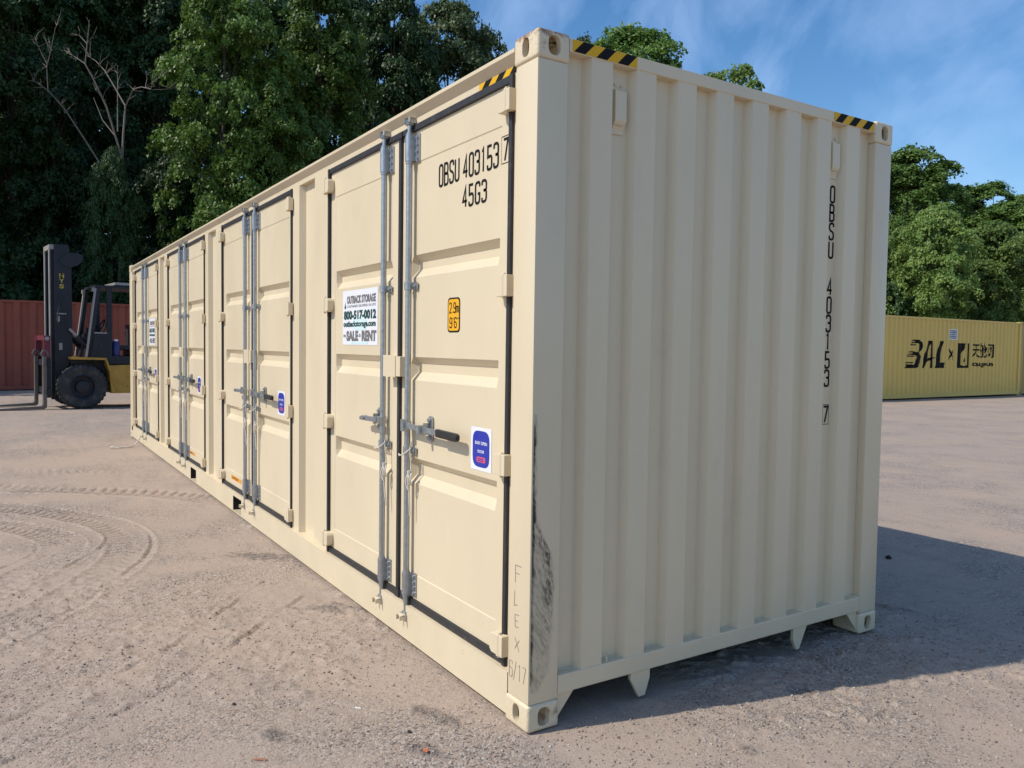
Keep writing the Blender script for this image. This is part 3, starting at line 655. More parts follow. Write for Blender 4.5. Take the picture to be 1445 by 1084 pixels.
def make_door(s, tie):
    d = door_panel(s).build('door', cr_, box_c)
    g = MB(); a, b_ = 0.0145, 1.1395
    g.box(s*1.1145, s*b_, 0.021, 0.06, 0.2065, 2.7755)
    g.box(s*0.0, s*1.1143, 0.026, 0.06, 2.7435, 2.7755); g.box(s*0.0, s*1.1143, 0.028, 0.06, 0.2065, 0.2455)
    if s > 0:
        g.box(-0.0145, 0.0145, 0.024, 0.06, 0.2465, 2.7425); g.box(-0.03, 0.03, 0.020, 0.0255, 2.735, 2.772); g.box(-0.03, 0.03, 0.020, 0.0275, 0.210, 0.25)
    g.build('gasket', M['rubber'], d, bevel=0.004)
    for zc in (2.66, 1.875, 1.10, 0.305):
        h = MB(); e = s*1.127
        h.tube([(e, 0.001, zc-0.048), (e, 0.001, zc+0.048)], 0.0135, 10)
        h.prism([(e-s*0.012, zc-0.046), (e-s*0.012, zc+0.046), (e-s*0.062, zc+0.040), (e-s*0.072, zc+0.026), (e-s*0.072, zc-0.03), (e-s*0.056, zc-0.046)], 1, -0.006, 0.0395)
        h.box(e, e+s*0.036, -0.008, 0.030, zc-0.046, zc+0.046)
        h.tube([(e, 0.001, zc-0.056), (e, 0.001, zc+0.056)], 0.008, 8)
        h.build('hinge', cr_, d, bevel=0.003)
    rod_parts(s*0.165-0.012, d, s > 0)
    if s > 0:
        lb = MB(); lb.box(-0.118, 0.10, -0.012, 0.0395, 1.444, 1.552); lb.box(-0.118, 0.045, -0.016, -0.0125, 1.438, 1.558)
        lo = lb.build('lock_box', cr_, d, bevel=0.005); 
    if tie: tie_cord(s*0.165-0.012, d, 3+s)
    return d
DR, DL = make_door(1, True), make_door(-1, True)
cm = children_map()
doors = []
for i, cx in enumerate(DC):
    for p_ in (DR, DL):
        d = p_ if i == 0 else copy_tree(p_, box_c, cm)
        d.location = (cx, 0, 0); doors.append(d)
bpy.context.view_layer.update()
# cam keepers on the rails
kb = MB(); kb.box(-0.027, 0.027, 0.004, 0.034, 0.0, 0.010); kb.box(-0.027, -0.018, -0.008, 0.034, 0.0, 0.030); kb.box(0.018, 0.027, -0.008, 0.034, 0.0, 0.026)
KM = kb.mesh('cam_keeper', cr_, bevel=0.003)
for cx in DC:
    for s in (-1, 1):
        k = link('cam_keeper', KM, box_c); k.location = (cx+s*0.165-0.012, 0.0015, 2.786)
        k = link('cam_keeper', KM, box_c); k.location = (cx+s*0.165-0.012, -0.031, 0.158); k.scale = (1, 1, -1)
# decals --------------------------------------------------------------
YD = 0.0385    # on the door field frame, just proud of it
YP = 0.0420    # on the inner field
def lettering():
    def chars(txt, x, z, h, w_, gap, wd, y):
        for ch in txt:
            if ch == ' ': x += w_*0.75; continue
            q = MB(); side(q, stroke_text(ch, x, z, h, w_, 0, wd), y); q.build('painted_character', M['black'], box_c); x += w_+gap
    chars('OBSU 403153', -0.925, 2.412, 0.104, 0.036, 0.0195, 0.0125, YP); chars('7', -0.311, 2.425, 0.092, 0.034, 0.01, 0.0115, YD); chars('45G3', -0.68, 2.275, 0.095, 0.038, 0.022, 0.0125, YP)
    b = MB()
    for r in ((-0.330, -0.327, 2.412, 2.532), (-0.262, -0.259, 2.412, 2.532), (-0.327, -0.262, 2.412, 2.415), (-0.327, -0.262, 2.529, 2.532)): side(b, rect(*r), YD)
    return b
lettering().build('check_digit_box', M['black'], box_c)
zc = 2.462
for ch in 'OBSU 403153 7':
    if ch != ' ':
        V, F = stroke_text(ch, 1.959, zc-0.043, 0.086, 0.034, 0, 0.0118); b = MB(); endf(b, (V, F), -0.0483); b.build('painted_character', M['black'], box_c)
    if ch == '7':
        b = MB()
        for r in ((1.9485, 1.9515, zc-.055, zc+.055), (1.9995, 2.002, zc-.055, zc+.055), (1.9515, 1.9995, zc-.055, zc-.052), (1.9515, 1.9995, zc+.052, zc+.055)): endf(b, rect(*r), -0.0483)
        b.build('check_digit_box', M['black'], box_c)
    zc -= 0.0995
b = MB(); b.cur = 0; side(b, rrect(-0.820, -0.695, 1.680, 1.850, 0.012), YP); b.cur = 1; side(b, rrect(-0.812, -0.703, 1.688, 1.842, 0.010), YP-0.0008)
b.cur = 0; side(b, stroke_text('2.9m', -0.798, 1.776, 0.048, 0.019, 0.008, 0.006), YP-0.0016); side(b, stroke_text("9'6\"", -0.795, 1.703, 0.048, 0.022, 0.008, 0.006), YP-0.0016)
b.build('height_label', [M['black'], M['yellow_label']], box_c)
def blue_label(x0, x1, z0, z1):
    b = MB(); w, h = x1-x0, z1-z0; b.cur = 0; side(b, rect(x0, x1, z0, z1), YP); b.cur = 1; side(b, rrect(x0+.09*w, x1-.09*w, z0+.08*h, z1-.08*h, .13*w), YP-.0008)
    b.cur = 0
    side(b, font_text('EASY OPEN', x0+.22*w, x1-.20*w, z0+.60*h, z0+.675*h, 0.02), YP-.0016); side(b, font_text('DOOR', x0+.35*w, x1-.33*w, z0+.41*h, z0+.48*h, 0.02), YP-.0016)
    b.cur = 2; side(b, rrect(x0+.30*w, x1-.27*w, z0+.19*h, z0+.32*h, .03*w), YP-.0016)
    b.cur = 1
    for k in (.218, .262): side(b, rect(x0+.36*w, x1-.36*w, z0+k*h, z0+(k+.02)*h), YP-.0024)
    return b.build('blue_door_label', [M['white'], M['blue'], M['pink']], box_c)
for x0, x1, z0, z1 in ((-0.572, -0.386, 1.037, 1.238), (-3.71, -3.51, 1.045, 1.238), (-6.83, -6.64, 1.04, 1.235), (-9.86, -9.67, 1.05, 1.235)): blue_label(x0, x1, z0, z1)
def sale_sign(x0, x1, z0, z1):
    b = MB(); w, h = x1-x0, z1-z0
    R = lambda a, c, d, e: (x0+a*w, x0+c*w, z0+d*h, z0+e*h)
    T = lambda tx, a, c, d, e, bo: side(b, font_text(tx, *R(a, c, d, e), bo), YP-.0016)
    b.cur = 0; side(b, rect(x0, x1, z0, z1), YP)
    b.cur = 3; side(b, rect(*R(.25, .74, .02, .06)), YP-.0008); side(b, rrect(*R(.30, .70, .27, .52), .03), YP-.0008)
    b.cur = 2; T('OUTBACK STORAGE', .13, .95, .755, .90, .045); T('CONTAINERS DELIVERED ON SITE', .13, .95, .685, .73, .0); T('SALE', .12, .47, .07, .26, .06); T('RENT', .57, .97, .07, .26, .06)
    b.cur = 1; T('800-517-0012', .04, .96, .46, .63, .055); T('outbackstorage.com', .03, .95, .30, .44, .04); T('FOR', .03, .10, .14, .19, .02); T('OR', .49, .54, .14, .20, .02)
    side(b, rect(*R(.06, .10, .67, .72)), YP-.0016); side(b, ([(x0+.07*w, z0+.72*h), (x0+.09*w, z0+.72*h), (x0+.085*w, z0+.80*h)], [(0, 1, 2)]), YP-.0016)
    return b.build('sale_sign', [M['white'], M['green_print'], M['grey_print'], M['teal_print']], box_c)
sale_sign(-2.262, -1.692, 1.612, 1.955)
sale_sign(-10.33, -9.80, 1.57, 1.96)
for x0, x1, z0, z1 in ((-7.30, -6.99, 0.300, 0.334), (-5.24, -4.86, 0.300, 0.338)):
    b = MB(); b.cur = 0; side(b, rect(x0, x1, z0, z1), YD); b.cur = 1; side(b, font_text('CAUTION', x0+.02, x1-.12, z0+.006, z1-.006), YD-.0008)
    b.build('orange_label', [M['orange'], M['black']], box_c)
# pen marks on the corner post
b = MB()
for ch, x, z, h, w_ in (('F', -0.112, 0.615, 0.075, 0.045), ('L', -0.118, 0.515, 0.065, 0.03), ('E', -0.112, 0.425, 0.055, 0.034), ('X', -0.110, 0.325, 0.055, 0.034)): side(b, stroke_text(ch, x, z, h, w_, 0, 0.0026), 0.0028)
side(b, stroke_text('6/17', -0.150, 0.20, 0.07, 0.024, 0.010, 0.0026), 0.0028)
b.build('pen_marks', M['grey_print'], box_c)
# scrape marks on the end face of the near post
ys = np.arange(0.012, 0.150, 0.0025); zs = np.arange(0.17, 1.34, 0.004)
Yg, Zg = np.meshgrid(ys, zs, indexing='ij')
tt = Zg
hatch = fbm((Yg*0.75+Zg*0.55)*170, (Zg*0.75-Yg*0.6)*34, 5, 3); fine = fbm(Yg*220, Zg*60, 9, 2)
edge = sstep(0.030+0.010*fbm(Zg*22, Zg*0, 2, 2), 0.014, Yg)*sstep(1.33, 1.25, Zg)*sstep(0.19, 0.23, Zg)*(0.55+0.45*sstep(-.3, .2, fbm(Zg*9, Zg*0+2, 4, 2)))
bound = np.interp(Zg, [0.18, 0.25, 0.45, 0.62, 0.74, 0.82, 0.90, 1.34], [0.05, 0.10, 0.118, 0.122, 0.112, 0.07, 0.028, 0.024])
inside = sstep(bound+0.012, bound-0.004, Yg+0.010*hatch)
rim = np.exp(-((Yg-bound+0.018)/0.022)**2)*sstep(0.40, 0.60, Zg)*sstep(1.0, 0.84, Zg)
scr = sstep(0.25, 0.55, fbm((Yg+Zg*0.35)*260, (Zg-Yg*0.35)*9, 15, 2))
markv = np.clip(0.22*scr*inside*sstep(0.2, 0.5, Zg) + edge*(0.75+0.5*hatch) + inside*(0.05+0.14*sstep(-0.1, 0.5, hatch)+0.10*sstep(0.1, 0.5, fine)) + 0.50*rim*inside*sstep(-0.35, 0.55, 0.6*hatch+0.5*fine), 0, 0.92)
n0, n1_ = Yg.shape; v = np.stack([np.full_like(Yg, -0.0026), Yg, Zg], -1).reshape(-1, 3)
ii = np.arange(n0*n1_).reshape(n0, n1_); q = np.stack([ii[:-1, :-1], ii[1:, :-1], ii[1:, 1:], ii[:-1, 1:]], -1).reshape(-1, 4)
ms = bpy.data.meshes.new('scrape_marks'); ms.from_pydata(v.tolist(), [], q.tolist()); ms.materials.append(M['scuff'])
at = ms.attributes.new('mark', 'FLOAT', 'POINT'); at.data.foreach_set('value', markv.astype(np.float32).ravel())
sc_ = link('scrape_marks', ms, box_c); sc_['label'] = 'black scrape marks down the corner post'
# cord trailing on the ground
b = MB(); path = [(-10.72, -0.045, 0.13), (-10.74, -0.07, 0.08), (-10.70, -0.12, 0.03), (-10.66, -0.17, 0.016), (-10.58, -0.24, 0.014), (-10.60, -0.31, 0.014), (-10.53, -0.37, 0.015), (-10.55, -0.44, 0.015)]
b.tube([(x, y, z+max(0, float(ground_z(np.array([x]), np.array([y]))[0]))) for x, y, z in path], 0.011, 7); b.tube([(-10.55, -0.43, 0.02), (-10.57, -0.47, 0.022)], 0.017, 7)
c = b.build('rope', M['rope'], smooth=True); tag(c, 'thin white rope end trailing from the cream container onto the dirt', 'rope')

# ================================================================ other containers (faces parallel to the yard's y axis)
def corr_profile(L_, pitch, flat_o, slope, xo, xi, y0):
    pts = []; y = y0; 
    while y < y0+L_-pitch:
        pts += [(xi, y), (xi, y+pitch-flat_o-2*slope), (xo, y+pitch-flat_o-slope), (xo, y+pitch-slope)]; y += pitch
    return pts+[(xi, y), (xi, y0+L_)]
def plain_container(name, label, xf, y0, m, pitch, rail, zb=0.0):
    o = empty(name, (xf, y0, 0)); tag(o, label, 'shipping container'); H = HZ
    pf = corr_profile(LX-0.32, pitch, pitch*0.33, pitch*0.17, -0.012, -0.05 if pitch < 0.3 else -0.085, 0.16)
    MB().sheet(pf, 2, 0.16+zb, H-0.07).build('side_wall', m, o)
    MB().sheet([(-WY+0.05-(-p-0.012), q) if False else (-WY-p, q) for p, q in pf], 2, 0.16+zb, H-0.07).build('side_wall', m, o)
    for xx in (-0.06, -WY):
        MB().box(xx, xx+0.06, 0.178, LX-0.178, H-0.085, H-0.02).build('top_rail', m, o)
        MB().box(xx, xx+0.06, 0.178, LX-0.178, zb+0.05, zb+0.17).build('bottom_rail', m, o)
    for yy in (0, 1):
        for xx in (0, 1):
            xa = 0.0 if not xx else -WY+0.16
            MB().box(xa-0.16+0.004, xa-0.004, 0.004 if not yy else LX-0.162, 0.162 if not yy else LX-0.004, 0.118, H-0.118).build('corner_post', m, o)
            for zz in (0, 1):
                c = link('corner_casting', CAST.copy(), o); c.data.materials.clear(); c.data.materials.append(m)
                c.rotation_euler = (0, 0, math.pi/2); c.location = (-WY*xx, LX*yy, H*zz)
                c.scale = (1 if yy else -1, 1 if not xx else -1, -1 if zz else 1)
                # rotated by 90 degrees: local x runs along the container's length, local y towards the inside
        ya = 0.03 if not yy else LX-0.03
        MB().sheet([(-WY+0.16, ya), (-0.16, ya)], 2, 0.12, H-0.05).build('end_wall', m, o)
        MB().box(-WY+0.162, -0.162, ya-0.025, ya+0.025, 0.03, 0.15).build('end_sill', m, o); MB().box(-WY+0.162, -0.162, ya-0.025, ya+0.025, H-0.1, H-0.02).build('end_header', m, o)
    MB().sheet([(-WY+0.03, H-0.03), (-0.03, H-0.03)], 1, 0.05, LX-0.05).build('roof', m, o)
    MB().box(-WY+0.07, -0.07, 0.1, LX-0.1, 0.13, 0.17).build('floor', M['wood'], o)
    return o, pf
redc, _ = plain_container('shipping_container', 'dull red corrugated shipping container standing behind the forklift', -26.9, -6.6, M['red'], 0.43, None)
yelc, ypf = plain_container('shipping_container', 'yellow shipping container with black printed logos beside the trees on the right', -13.0, 20.12, M['yellowc'], 0.272, None)
yel2, _ = plain_container('shipping_container', 'yellow container end just showing at the right edge of the photo', -13.05, 32.42, M['yellowc2'], 0.272, None)
# black print that follows the corrugations
def wrap_print(V, F, name, mats, mi=None):
    """2D (y,z) world polygons -> mesh lying on the yellow corrugated wall"""
    bm = bmesh.new(); vs = [bm.verts.new((0, p[0]-20.12, p[1])) for p in V]
    for k, f in enumerate(F):
        try: fc = bm.faces.new([vs[i] for i in f]); fc.material_index = 0 if mi is None else mi[k]
        except ValueError: pass
    lo = min(p[0] for p in V)-20.12; hi = max(p[0] for p in V)-20.12
    for xx, yy in ypf:
        if lo < yy < hi: bmesh.ops.bisect_plane(bm, geom=bm.verts[:]+bm.edges[:]+bm.faces[:], dist=1e-5, plane_co=(0, yy, 0), plane_no=(0, 1, 0))
    py = [q for _, q in ypf]; pxx = [p for p, _ in ypf]
    for v in bm.verts: v.co.x = float(np.interp(v.co.y, py, pxx))+0.006
    m_ = bpy.data.meshes.new(name); bm.to_mesh(m_); bm.free()
    for q in mats: m_.materials.append(q)
    return link(name, m_, yelc)
V, F = [], []
def addp(pts): 
    o = len(V); V.extend(pts); F.append(tuple(range(o, o+len(pts))))
def addvf(vf):
    o = len(V); V.extend(vf[0]); F.extend([tuple(i+o for i in f) for f in vf[1]])
def Y(p): return 24.27+p*(28.53-24.27)      # logo coordinates: 0..1 along the strip, z in metres
zl, zh = 1.09, 2.08; zr = lambda t: zl+t*(zh-zl)
B = lambda *pts: addp([(Y(0.0)+a*1.0, zr(t)) for a, t in pts])
# B with speed stripes
B((0.62, 1.0), (0.92, 1.0), (1.05, .92), (1.10, .78), (1.02, .62), (0.92, .56), (0.80, .56), (0.84, .62), (.88, .76), (.85, .85), (.78, .88), (.62, .88))
B((0.50, .58), (0.92, .56), (1.02, .42), (0.98, .18), (0.85, .04), (0.72, 0.0), (0.16, 0.0), (0.18, .12), (.62, .12), (.70, .18), (.76, .40), (.70, .46), (.46, .46))
for t0, t1, a0 in ((.95, 1.0, .45), (.88, .92, .42), (.80, .84, .30), (.55, .59, .22), (.47, .51, .2), (.40, .44, .16), (.17, .21, .1), (.09, .13, .06), (.0, .05, .0)): B((a0, t0), (a0+.42, t0), (a0+.42, t1), (a0+.03, t1))
# A
B((1.08, 0.0), (1.26, 0.0), (1.62, .98), (1.52, .98), (1.42, .92)); B((1.52, .98), (1.76, .98), (1.80, 0.0), (1.58, 0.0), (1.60, .80)); B((1.30, .30), (1.60, .38), (1.95, .38), (1.60, .28), (1.32, .20))
# L
B((2.18, .98), (2.42, .98), (2.20, .20), (2.12, .20), (2.0, .20), (1.96, .30)) ; B((1.88, 0.0), (2.52, 0.0), (2.60, .20), (1.98, .20))
# x
B((2.78, .30), (2.84, .28), (3.12, .68), (3.06, .70)); B((2.80, .70), (2.86, .72), (3.14, .30), (3.08, .28))
# square logo: block with a slanted flame cut out
q0 = 3.42; 
B((q0, 0.0), (q0+.22, 0.0), (q0+.22, .92), (q0+.02, .92)); B((q0+.62, 0.0), (q0+.80, 0.0), (q0+.80, .92), (q0+.62, .92)); B((q0+.22, .0), (q0+.62, .0), (q0+.62, .10), (q0+.44, .06), (q0+.22, .12)); B((q0+.22, .52), (q0+.46, .78), (q0+.56, .92), (q0+.22, .92))
B((q0+.36, .24), (q0+.46, .18), (q0+.54, .26), (q0+.50, .40), (q0+.40, .36))
addvf(font_text('天舱网', 28.66, 30.22, 1.46, 2.03, 0.014)); addvf(font_text('icangxun', 28.66, 30.2, 1.10, 1.33, 0.03))
wrap_print(V, F, 'painted_logo', [M['black']])
V, F = [], []; addvf(rect(27.05, 27.6, 2.12, 2.50)); nA = len(F)
for t in np.linspace(2.18, 2.44, 5): addvf(rect(27.12, 27.53, t-.018, t+.018))
wrap_print(V, F, 'sale_sign', [M['white'], M['green_print']], [0]*nA+[1]*(len(F)-nA))

# ================================================================ forklift
M['fk_dark'] = mat('forklift_navy_black', (0.013, 0.016, 0.024), 0.45, var=0.25, vscale=4, spec=0.35, dirt=((0.07, 0.06, 0.05), 0.58, 0.8, 6, 0.5))
M['fk_yel'] = mat('forklift_yellow', (0.42, 0.24, 0.035), 0.5, var=0.15, vscale=4, dirt=((0.06, 0.045, 0.03), 0.52, 0.7, 6, 0.7))
M['fk_red'] = mat('forklift_maroon', (0.13, 0.014, 0.032), 0.55, var=0.15, vscale=5)
M['fk_steel'] = mat('fork_steel', (0.13, 0.12, 0.11), 0.5, metal=0.4, var=0.2, vscale=8)
M['fk_silver'] = mat('forklift_bright_edge', (0.30, 0.285, 0.265), 0.45, var=0.1)
M['tyre'] = mat('tyre_rubber', (0.025, 0.026, 0.028), 0.8, var=0.25, vscale=8, dirt=((0.16, 0.13, 0.11), 0.48, 0.75, 5, 0.6))
M['fk_letter'] = mat('forklift_letters', (0.55, 0.40, 0.03), 0.5, dirt=((0.02, 0.02, 0.03), 0.5, 0.6, 30, 0.9))
M['fk_blue'] = mat('blue_jug', (0.02, 0.03, 0.16), 0.4)
gl = bpy.data.materials.new('cab_glass'); gl.use_nodes = True; bt = gl.node_tree.nodes['Principled BSDF']
bt.inputs['Base Color'].default_value = (0.75, 0.8, 0.8, 1); bt.inputs['Roughness'].default_value = 0.08; bt.inputs['Transmission Weight'].default_value = 1.0; bt.inputs['IOR'].default_value = 1.02
M['glass'] = gl
FX, FY = -19.468, -0.09
fk = empty('forklift', (FX, FY, 0), math.radians(6)); tag(fk, 'yellow and black forklift truck with raised mast parked behind the cream container', 'forklift')
dk = M['fk_dark']
NS = 0.85   # near side (local x of the visible flank)
for s in (1, -1):
    xo = s*0.40
    MB().prism([(-0.80, 0.30), (-0.80, 3.88), (-0.50, 3.89), (-0.48, 3.72), (-0.50, 3.40), (-0.44, 3.34), (-0.43, 1.30), (-0.52, 1.08), (-0.56, 0.30)], 0, xo-0.05, xo+0.05).build('mast_rail', dk, fk, bevel=0.006)
    MB().box(xo-s*0.12, xo-s*0.052, -0.87, -0.60, 0.22, 3.78).build('inner_mast_rail', dk, fk, bevel=0.005)
    MB().prism([(-0.50, 3.70), (-0.30, 3.705), (-0.22, 3.67), (-0.19, 3.60), (-0.21, 3.52), (-0.30, 3.42), (-0.44, 3.36), (-0.62, 3.38), (-0.70, 3.52), (-0.60, 3.62)], 0, xo+s*0.052, xo+s*0.075).build('mast_bracket', dk, fk)
    MB().box(xo-s*0.13, xo-s*0.02, -0.895, -0.872, 0.35, 3.80).build('wear_strip', M['fk_silver'], fk)
    c = MB(); c.tube([(xo-s*0.2, -0.62, 0.35), (xo-s*0.2, -0.62, 3.5)], 0.055, 12); c.build('lift_cylinder', dk, fk, smooth=True)
    c = MB(); c.tube([(xo+s*0.10, -0.44, 1.90), (xo+s*0.10, -0.28, 1.73)], 0.032, 10); c.build('tilt_rod', M['fk_silver'], fk, smooth=True)
    c = MB(); c.tube([(xo+s*0.10, -0.28, 1.73), (xo+s*0.10, -0.02, 1.44)], 0.065, 12); c.build('tilt_cylinder', dk, fk, smooth=True)
for z in (3.68, 2.1, 0.5): MB().box(-0.349, 0.349, -0.56, -0.50, z, z+0.16).build('mast_crossbar', dk, fk)
MB().box(-0.40, 0.40, -0.895, -0.80, 3.76, 3.87).build('mast_head', M['fk_silver'], fk)
# hoses and white strap on the mast
b = MB(); b.tube([(0.47, -0.66, 2.66), (0.47, -0.72, 2.4), (0.47, -0.76, 2.1), (0.47, -0.70, 1.9)], 0.014, 6); b.tube([(0.46, -0.68, 2.66), (0.46, -0.60, 2.3), (0.46, -0.55, 1.95)], 0.012, 6); b.build('hose', M['rubber'], fk)
MB().box(0.452, 0.47, -0.76, -0.56, 2.24, 2.27).build('mast_strap', M['fk_silver'], fk); MB().box(0.452, 0.468, -0.76, -0.70, 2.06, 2.20).build('mast_tag', M['fk_silver'], fk); MB().box(0.452, 0.462, -0.72, -0.65, 1.40, 1.56).build('mast_tag', M['fk_silver'], fk)
b = MB()
for k, ch in enumerate('HYSTER'):
    vv, ff = font_text(ch, -0.70, -0.60, 3.10-k*0.125, 3.20-k*0.125, 0.03)
    if k < 3: endf(b, (vv, ff), 0.4525)
b.build('mast_lettering', M['fk_letter'], fk)
# carriage and forks
MB().box(-0.78, 0.78, -0.985, -0.925, 1.02, 1.16).build('carriage_bar', dk, fk, bevel=0.006); MB().box(-0.78, 0.78, -0.985, -0.925, 0.36, 0.50).build('carriage_bar', dk, fk, bevel=0.006)
for xx in (-0.70, 0.66): MB().box(xx, xx+0.05, -1.0, -0.90, 0.30, 1.20).build('carriage_plate', dk, fk)
MB().box(0.60, 0.68, -1.03, -0.90, 1.20, 1.73).build('carriage_post', M['fk_red'], fk, bevel=0.006); MB().box(-0.68, -0.60, -1.03, -0.90, 1.20, 1.73).build('carriage_post', M['fk_red'], fk, bevel=0.006)
MB().box(-0.60, 0.60, -1.01, -0.93, 1.62, 1.73).build('carriage_top_bar', M['fk_red'], fk, bevel=0.006)
c = MB(); c.tube([(0.681, -0.97, 1.66), (0.70, -0.97, 1.66)], 0.045, 14); c.build('bolt_cap', M['fk_silver'], fk)
for xx in (0.66, -0.60):
    pf = [(-0.99, 1.24), (-1.06, 1.24), (-1.065, 0.14), (-1.10, 0.09), (-2.25, 0.035), (-2.25, 0.02), (-1.05, 0.02), (-1.0, 0.05), (-0.99, 0.12)]
    fo = MB().prism(pf, 0, xx-0.08, xx+0.08).build('fork', M['fk_steel'], fk, bevel=0.006)
    h = MB(); h.tube([(xx, -1.03, 1.22), (xx, -1.09, 1.30), (xx, -1.05, 1.38), (xx, -0.97, 1.36), (xx, -0.95, 1.24)], 0.028, 8); h.build('fork_hook', M['fk_steel'], fo, smooth=True)
# wheels
def wheel(x, y, r, wd, s, name='front_wheel'):
    o = empty(name, (x, y, r)); o.parent = fk
    pf = [(r*0.56, -wd*.42), (r*0.72, -wd*.5), (r*0.90, -wd*.5), (r*0.975, -wd*.40), (r, -wd*.25), (r, wd*.25), (r*0.975, wd*.40), (r*0.90, wd*.5), (r*0.72, wd*.5), (r*0.56, wd*.42)]
    t = MB(); t.lathe(pf, (0, 0, 0), 0, 48); n = 30
    for k in range(n):
        a = 2*math.pi*k/n
        for e in (-1, 1):
            aa = a+(0.5 if e > 0 else 0)*2*math.pi/n
            M4 = Matrix.Rotation(aa, 4, 'X'); q = []
            for xx, yy, zz in ((0.03, -.022, .955), (.47, -.03, .93), (.47, .03, .93), (.03, .022, .955), (0.03, -.018, 1.018), (.43, -.026, 1.01), (.43, .026, 1.01), (.03, .018, 1.018)): q.append(M4 @ Vector((e*xx*wd, yy, zz*r)))
            t.add(q, [(0, 3, 2, 1), (4, 5, 6, 7), (0, 1, 5, 4), (1, 2, 6, 5), (2, 3, 7, 6), (3, 0, 4, 7)])
    t.build('tyre', M['tyre'], o, smooth=True)
    rm = MB(); e = s*wd
    rm.lathe([(r*.57, e*.43), (r*.53, e*.46), (r*.48, e*.40), (r*.46, e*.10), (r*.30, e*.08), (r*.28, e*.30), (r*.20, e*.34), (0.001, e*.34)], (0, 0, 0), 0, 32); rm.lathe([(r*.57, -e*.43), (r*.40, -e*.1), (0.001, -e*.1)], (0, 0, 0), 0, 32)
    for k in range(8):
        a = 2*math.pi*k/8; rm.tube([(e*.08, r*.37*math.cos(a), r*.37*math.sin(a)), (e*.16, r*.37*math.cos(a), r*.37*math.sin(a))], r*.03, 6)
    rm.build('rim', dk, o, smooth=True)
wheel(NS-0.18, -0.215, 0.525, 0.34, 1); wheel(-NS+0.18, -0.215, 0.525, 0.34, -1)
wheel(NS-0.22, 1.95, 0.40, 0.28, 1, 'rear_wheel'); wheel(-NS+0.22, 1.95, 0.40, 0.28, -1, 'rear_wheel')
c = MB(); c.tube([(-0.6, -0.215, 0.525), (0.6, -0.215, 0.525)], 0.12, 10); c.build('axle', dk, fk); c = MB(); c.tube([(-0.6, 1.95, 0.40), (0.6, 1.95, 0.40)], 0.10, 10); c.build('axle', dk, fk)
# body
fy = M['fk_yel']
for s in (1, -1):
    xa, xb = s*(NS-0.36), s*(NS-0.01)
    MB().prism([(-0.48, 1.235), (0.29, 1.215), (0.56, 0.36), (0.52, 0.36), (0.265, 1.165), (-0.47, 1.18)], 0, xa, xb).build('fender', fy, fk, bevel=0.004)
    MB().prism([(-0.44, 1.18), (0.26, 1.165), (0.50, 0.40), (0.44, 0.40), (0.36, 0.80), (0.05, 1.12), (-0.44, 1.12)], 0, xa, xa+s*0.02).build('fender_liner', dk, fk)
MB().prism([(0.40, 0.36), (0.34, 1.04), (1.55, 1.06), (1.55, 0.36)], 0, -NS+0.04, NS-0.04).build('body', fy, fk, bevel=0.015)
MB().box(-NS+0.03, NS-0.03, 0.50, 1.50, 0.60, 0.625).build('body_trim', fy, fk)
MB().box(-0.45, 0.45, -0.42, 0.40, 0.40, 1.10).build('chassis', dk, fk)
cw = MB(); cw.prism([(1.55, 0.30), (1.55, 1.25), (2.35, 1.30), (2.65, 1.05), (2.70, 0.55), (2.45, 0.30), (2.38, 0.50), (2.15, 0.86), (1.75, 0.86), (1.58, 0.50)], 0, -NS+0.03, NS-0.03); cw.build('counterweight', fy, fk, bevel=0.03, smooth=True)
MB().box(-0.55, 0.55, 0.95, 1.85, 1.26, 1.42).build('engine_cover', dk, fk, bevel=0.03)
# cab
CX = NS-0.14
MB().prism([(-0.09, 1.22), (0.02, 1.80), (0.34, 1.80), (0.34, 1.26), (1.6, 1.26), (1.6, 1.06), (0.30, 1.06), (0.25, 1.20)], 0, -CX, CX).build('cab_base', dk, fk, bevel=0.006)
for s in (1, -1):
    x0, x1 = s*(CX-0.07), s*CX
    MB().prism([(-0.10, 1.24), (-0.02, 1.24), (0.20, 2.90), (0.11, 2.90)], 0, x0, x1).build('front_pillar', dk, fk); MB().prism([(-0.135, 1.24), (-0.10, 1.24), (0.11, 2.88), (0.075, 2.88)], 0, x0-s*0.03, x1).build('front_pillar_lit_edge', M['fk_silver'], fk)  # silver strip colours in the sunlit front of the dark pillar
    MB().box(x0, x1, 0.33, 0.44, 1.26, 2.90).build('middle_pillar', dk, fk); MB().box(x0, x1, 1.50, 1.58, 1.26, 2.90).build('rear_pillar', dk, fk)
    MB().prism([(0.03, 1.81), (0.325, 1.81), (0.325, 2.84), (0.165, 2.84)], 0, x1-s*0.04, x1-s*0.034).build('side_window', M['glass'], fk)
    MB().prism([(0.01, 1.80), (0.33, 1.80), (0.33, 1.83), (0.014, 1.83)], 0, x1-s*0.03, x1-s*0.0005).build('window_frame', M['fk_silver'], fk)
MB().box(-CX, CX, 0.10, 1.62, 2.90, 2.965).build('cab_roof', dk, fk, bevel=0.01)
MB().box(-0.45, CX-0.05, 0.52, 1.10, 2.985, 3.05).build('roof_light_bar', M['fk_silver'], fk, bevel=0.01)
for xx in (-0.3, 0.5): MB().box(xx, xx+0.04, 0.7, 0.74, 2.964, 2.986).build('light_bracket', dk, fk)
st = MB(); st.box(-0.28, 0.28, 0.95, 1.02, 1.42, 2.05); st.box(-0.28, 0.28, 0.62, 1.02, 1.40, 1.52); st.build('seat', M['rubber'], fk, bevel=0.03)
